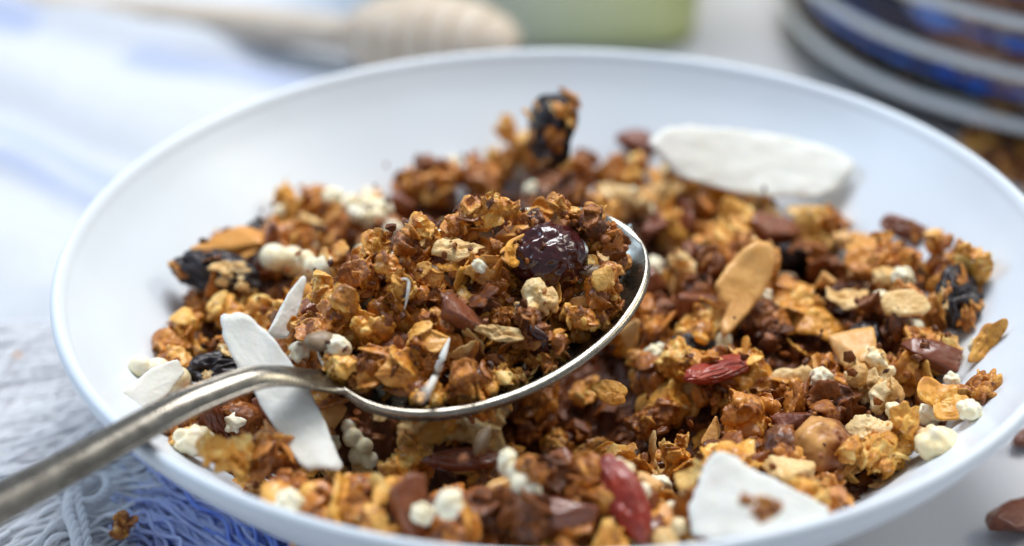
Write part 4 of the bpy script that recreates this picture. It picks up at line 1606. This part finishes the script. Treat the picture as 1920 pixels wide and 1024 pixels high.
def hank(pts, mat, n=60, wid=.006, h=.004, z0=.004, rad=.00042, wav=.0010, end_spread=1.5):
    base = smooth_path([table_pt(x, y, z0 + .002) for x, y in pts], 22)
    T_ = np.gradient(base, axis=0)
    side = np.stack([-T_[:, 1], T_[:, 0], 0 * T_[:, 0]], 1)
    side /= np.linalg.norm(side, axis=1)[:, None]
    paths = []
    t = np.linspace(0, 1, 22)
    for k in range(n):
        a, b = rng.normal() * .5, abs(rng.normal()) * .55
        ph, fr = rng.uniform(0, 6.28), rng.uniform(3, 7)
        off = a * wid * (1 + (end_spread - 1) * t) + wav * np.sin(fr * t * 3 + ph) + .0015 * rng.normal() * t * t
        z = b * h * (1 - .5 * t) * math.exp(-a * a) + wav * .7 * np.sin(fr * t * 2.3 + ph * 2)
        i0 = rng.integers(0, 3)
        i1 = 22 - rng.integers(0, 4)
        Pq = base + side * off[:, None] + np.array([0, 0, 1.0]) * z[:, None]
        Pq[:, 2] = np.maximum(Pq[:, 2], .0006)
        rr_ = np.hypot(Pq[:, 0], Pq[:, 1])
        lim = np.where(rr_ < .1, np.interp(rr_, [.0455, .05, .058, .067, .077, .087, .095, .099], [.004, .007, .012, .019, .027, .035, .043, .048]), 1)
        Pq[:, 2] = np.minimum(Pq[:, 2], lim)
        paths.append(Pq[i0:i1] - TW)
    V, F = tubes(paths, rad, 5)
    o = obj('yarn_tassel', mesh('yarn_tassel', V, F), mat, towel)
    return o


WH, PB, BL = YARN_W, YARN_L, YARN_B
hanks = [
    ([(200, 620), (110, 655), (0, 668), (-80, 690)], WH, 70, .010),
    ([(230, 670), (140, 700), (40, 712), (-80, 735)], WH, 70, .010),
    ([(230, 720), (150, 735), (60, 760), (-80, 775)], WH, 80, .010),
    ([(240, 765), (160, 780), (60, 800), (-60, 830)], WH, 80, .009),
    ([(250, 800), (170, 810), (70, 850), (-60, 890)], WH, 70, .009),
    ([(330, 890), (220, 905), (110, 945), (-20, 1010)], WH, 110, .009),
    ([(330, 940), (200, 950), (100, 985), (0, 1060)], WH, 110, .009),
    ([(270, 990), (180, 1000), (90, 1030), (0, 1090)], WH, 90, .009),
    ([(300, 830), (330, 880), (420, 925), (520, 960), (640, 1010)], PB, 110, .012),
    ([(360, 850), (430, 905), (520, 960), (600, 1030)], BL, 110, .010),
    ([(330, 900), (400, 950), (480, 1000), (540, 1060)], BL, 110, .011),
    ([(250, 930), (320, 955), (400, 1000), (470, 1070)], PB, 100, .010),
    ([(230, 980), (300, 990), (370, 1030), (420, 1090)], PB, 90, .010),
    ([(200, 850), (270, 870), (340, 880), (410, 900)], WH, 80, .010),
    ([(120, 640), (60, 690), (20, 760), (-20, 830)], WH, 50, .012),
]
for pts, mt, n, wd in hanks:
    flat_ = pts[0][1] < 770
    hank(pts, mt, int(n * (1.2 if flat_ else .75)), wd, h=.002 if flat_ else .004, wav=.0005 if flat_ else .001)
# two thicker plied yarns lie on top, one of them looped
for pts, r_ in (([(118, 880), (132, 915), (128, 960), (142, 1000), (150, 1060)], .0011), ([(150, 880), (146, 930), (158, 985), (168, 1050)], .0009),
                ([(150, 940), (178, 938), (200, 915), (196, 893), (172, 889)], .0008)):
    cl = smooth_path([table_pt(x, y, .0125) for x, y in pts], 60)
    paths = []
    for k in range(3):
        ph = 2 * math.pi * k / 3
        s = np.linspace(0, 26, 60)
        T_ = np.gradient(cl, axis=0)
        T_ /= np.linalg.norm(T_, axis=1)[:, None]
        sd = np.stack([-T_[:, 1], T_[:, 0], 0 * T_[:, 0]], 1)
        paths.append(cl + sd * (np.cos(s + ph) * r_ * .6)[:, None] + np.array([0, 0, 1.]) * (np.sin(s + ph) * r_ * .6)[:, None] - TW)
    V, F = tubes(paths, r_ * .62, 6)
    obj('plied_yarn', mesh('plied_yarn', V, F), WH, towel)

# ------------------------------------------------------------------ wooden honey dipper
HC = at_z(808, 78, .0150)
HT = at_z(300, 28, .0085)
ax = HC - HT
ax /= np.linalg.norm(ax)
dip = empty('honey_dipper', tuple(HC * np.array([1, 1, 0])))
tag(dip, 'pale wooden honey dipper with grooved head behind the bowl', 'honey dipper')
Mx = Vector((1, 0, 0)).rotation_difference(Vector(ax)).to_matrix()


def lathe_x(prof, n=40):
    V, F = lathe(prof, n)
    return [Mx @ Vector((z, x, y)) for x, y, z in V], F


prof = []
for x in np.linspace(-.029, .029, 80):
    r = .0150 * math.sqrt(max(.0004, 1 - (x / .0292) ** 2)) ** .85
    g_ = max(0, math.cos((x + .029) / .058 * 2 * math.pi * 7)) ** 3 if abs(x) < .025 else 0
    prof.append((max(.0003, r - .0024 * g_), x))
V, F = lathe_x(prof)
h = obj('dipper_head', mesh('dipper_head', V, F), WOOD, dip)
h.location = (0, 0, HC[2])
prof = [(.0004, -.0265)] + [(.0050 + .0007 * math.sin(q * 9), -.0268 - .19 * q) for q in np.linspace(0, 1, 30)] + [(.0004, -.2175)]
V, F = lathe_x(prof, 24)
h = obj('dipper_handle', mesh('dipper_handle', V, F), WOOD, dip)
h.location = (0, 0, HC[2])

# ------------------------------------------------------------------ olive glazed jar behind
pj = smooth_path([(.0001, 0, .0005), (.050, 0, .0005), (.0545, 0, .002), (.0560, 0, .007), (.0565, 0, .03), (.0565, 0, .08), (.052, 0, .092), (.047, 0, .098), (.0465, 0, .103), (.0445, 0, .103),
                  (.0445, 0, .098), (.052, 0, .085), (.053, 0, .01), (.0001, 0, .006)], 70)
V, F = lathe([(max(1e-5, p[0]), p[2]) for p in pj], 160)
V = [(x * q, y * q, z) for x, y, z in V for q in ((abs(math.cos(math.atan2(y, x))) ** 7 + abs(math.sin(math.atan2(y, x))) ** 7) ** (-1 / 7),)]
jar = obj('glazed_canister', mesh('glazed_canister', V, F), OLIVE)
jar.location = (-.0035, .2830, 0)
tag(jar, 'square grey green glazed canister standing behind the bowl', 'canister')

# ------------------------------------------------------------------ big ribbed glass jar with dark muesli
JC = (.1885, .2350, 0)
gj = empty('glass_jar', JC)
tag(gj, 'large ribbed glass jar with dark muesli and painted-in blue reflections', 'glass jar')
pj = [(1e-5, .002), (.098, .002), (.105, .004), (.1085, .009), (.1088, .05), (.1088, .16), (.1065, .16), (.1062, .05), (.1055, .012), (.100, .0075), (1e-5, .0065)]
V, F = lathe(pj, 128)
obj('jar_wall', mesh('jar_wall', V, F), GLASS, gj)
for z in (.0125, .0275, .0425, .0575):
    tor = [(.1097 + .0016 * math.cos(t), z + .0017 * math.sin(t)) for t in np.linspace(0, 2 * math.pi, 14, endpoint=False)]
    V, F = lathe(tor, 128, True)
    obj('glass_rib', mesh('glass_rib', V, [f[::-1] for f in F]), RIB, gj)
# blue cloth reflection put in as coloured strips, broken where the muesli shows
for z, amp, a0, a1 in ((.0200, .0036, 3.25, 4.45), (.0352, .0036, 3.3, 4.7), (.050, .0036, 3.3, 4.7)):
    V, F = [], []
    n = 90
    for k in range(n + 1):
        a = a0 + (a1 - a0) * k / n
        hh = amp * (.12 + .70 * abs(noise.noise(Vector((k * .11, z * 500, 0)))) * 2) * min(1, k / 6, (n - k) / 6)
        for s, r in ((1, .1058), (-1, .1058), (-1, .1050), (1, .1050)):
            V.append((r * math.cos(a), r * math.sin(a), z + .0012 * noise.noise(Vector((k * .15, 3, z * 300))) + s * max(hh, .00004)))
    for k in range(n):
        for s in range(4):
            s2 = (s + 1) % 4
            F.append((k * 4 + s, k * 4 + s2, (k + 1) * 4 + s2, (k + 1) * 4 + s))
    obj('blue_reflection', mesh('blue_reflection', V, F), BLUE_REFL, gj)
V, F, tid = [], [], []
vb = 0
v2, f2 = ICO[2]
f2 = np.array(f2)
for k in range(1000):
    a = rng.uniform(2.6, 5.4)
    r = .1045 - abs(rng.normal()) * .004 - .003
    z = rng.uniform(.0085, .085)
    s = v2 * (1 + np.array([[noise.noise(Vector(q) * 1.4 + Vector((k, 0, 0)))] for q in v2]) * .5) * rng.uniform(.0024, .0052) * rng.uniform(.7, 1.3, 3)
    p = s @ rot_m(rng).T
    rp = np.hypot(p[:, 0] + r * math.cos(a), p[:, 1] + r * math.sin(a)).max()
    r -= max(0, rp - .1048)
    V.append(p + np.array([r * math.cos(a), r * math.sin(a), z]))
    F.append(f2 + vb)
    vb += len(v2)
    tid += [float(rng.uniform(0, 1))] * len(v2)
me = mesh('muesli_filling', np.concatenate(V), [tuple(f) for f in np.concatenate(F)])
at = me.attributes.new('tint', 'FLOAT', 'POINT')
at.data.foreach_set('value', np.array(tid, dtype=np.float32))
o = obj('muesli_filling', me, COCOA, gj)
o['kind'] = 'stuff'
V, F = lathe([(1e-5, .0078), (.099, .0078), (.099, .085), (1e-5, .085)], 64)
o = obj('muesli_core', mesh('muesli_core', V, F), COCOA, gj)
o['kind'] = 'stuff'
# spilled bits round the foot of the jar
for k, (px, py, tn) in enumerate([(1850, 275, 'golden'), (1885, 300, 'dark brown'), (1905, 318, 'brown'), (1870, 292, 'dark brown'), (1915, 285, 'golden'), (1830, 258, 'brown'), (1930, 330, 'dark brown'), (1950, 345, 'brown')]):
    o = on_table('granola_cluster', PC[k], BITMATS[tn], px, py, .0032, (k, 2 * k, 3 * k), .95,
                 f"{ORD[k]} spilled granola cluster to the jar foot, on the table beyond the bowl", 'granola cluster')
    o['group'] = 'granola spilled by the jar'
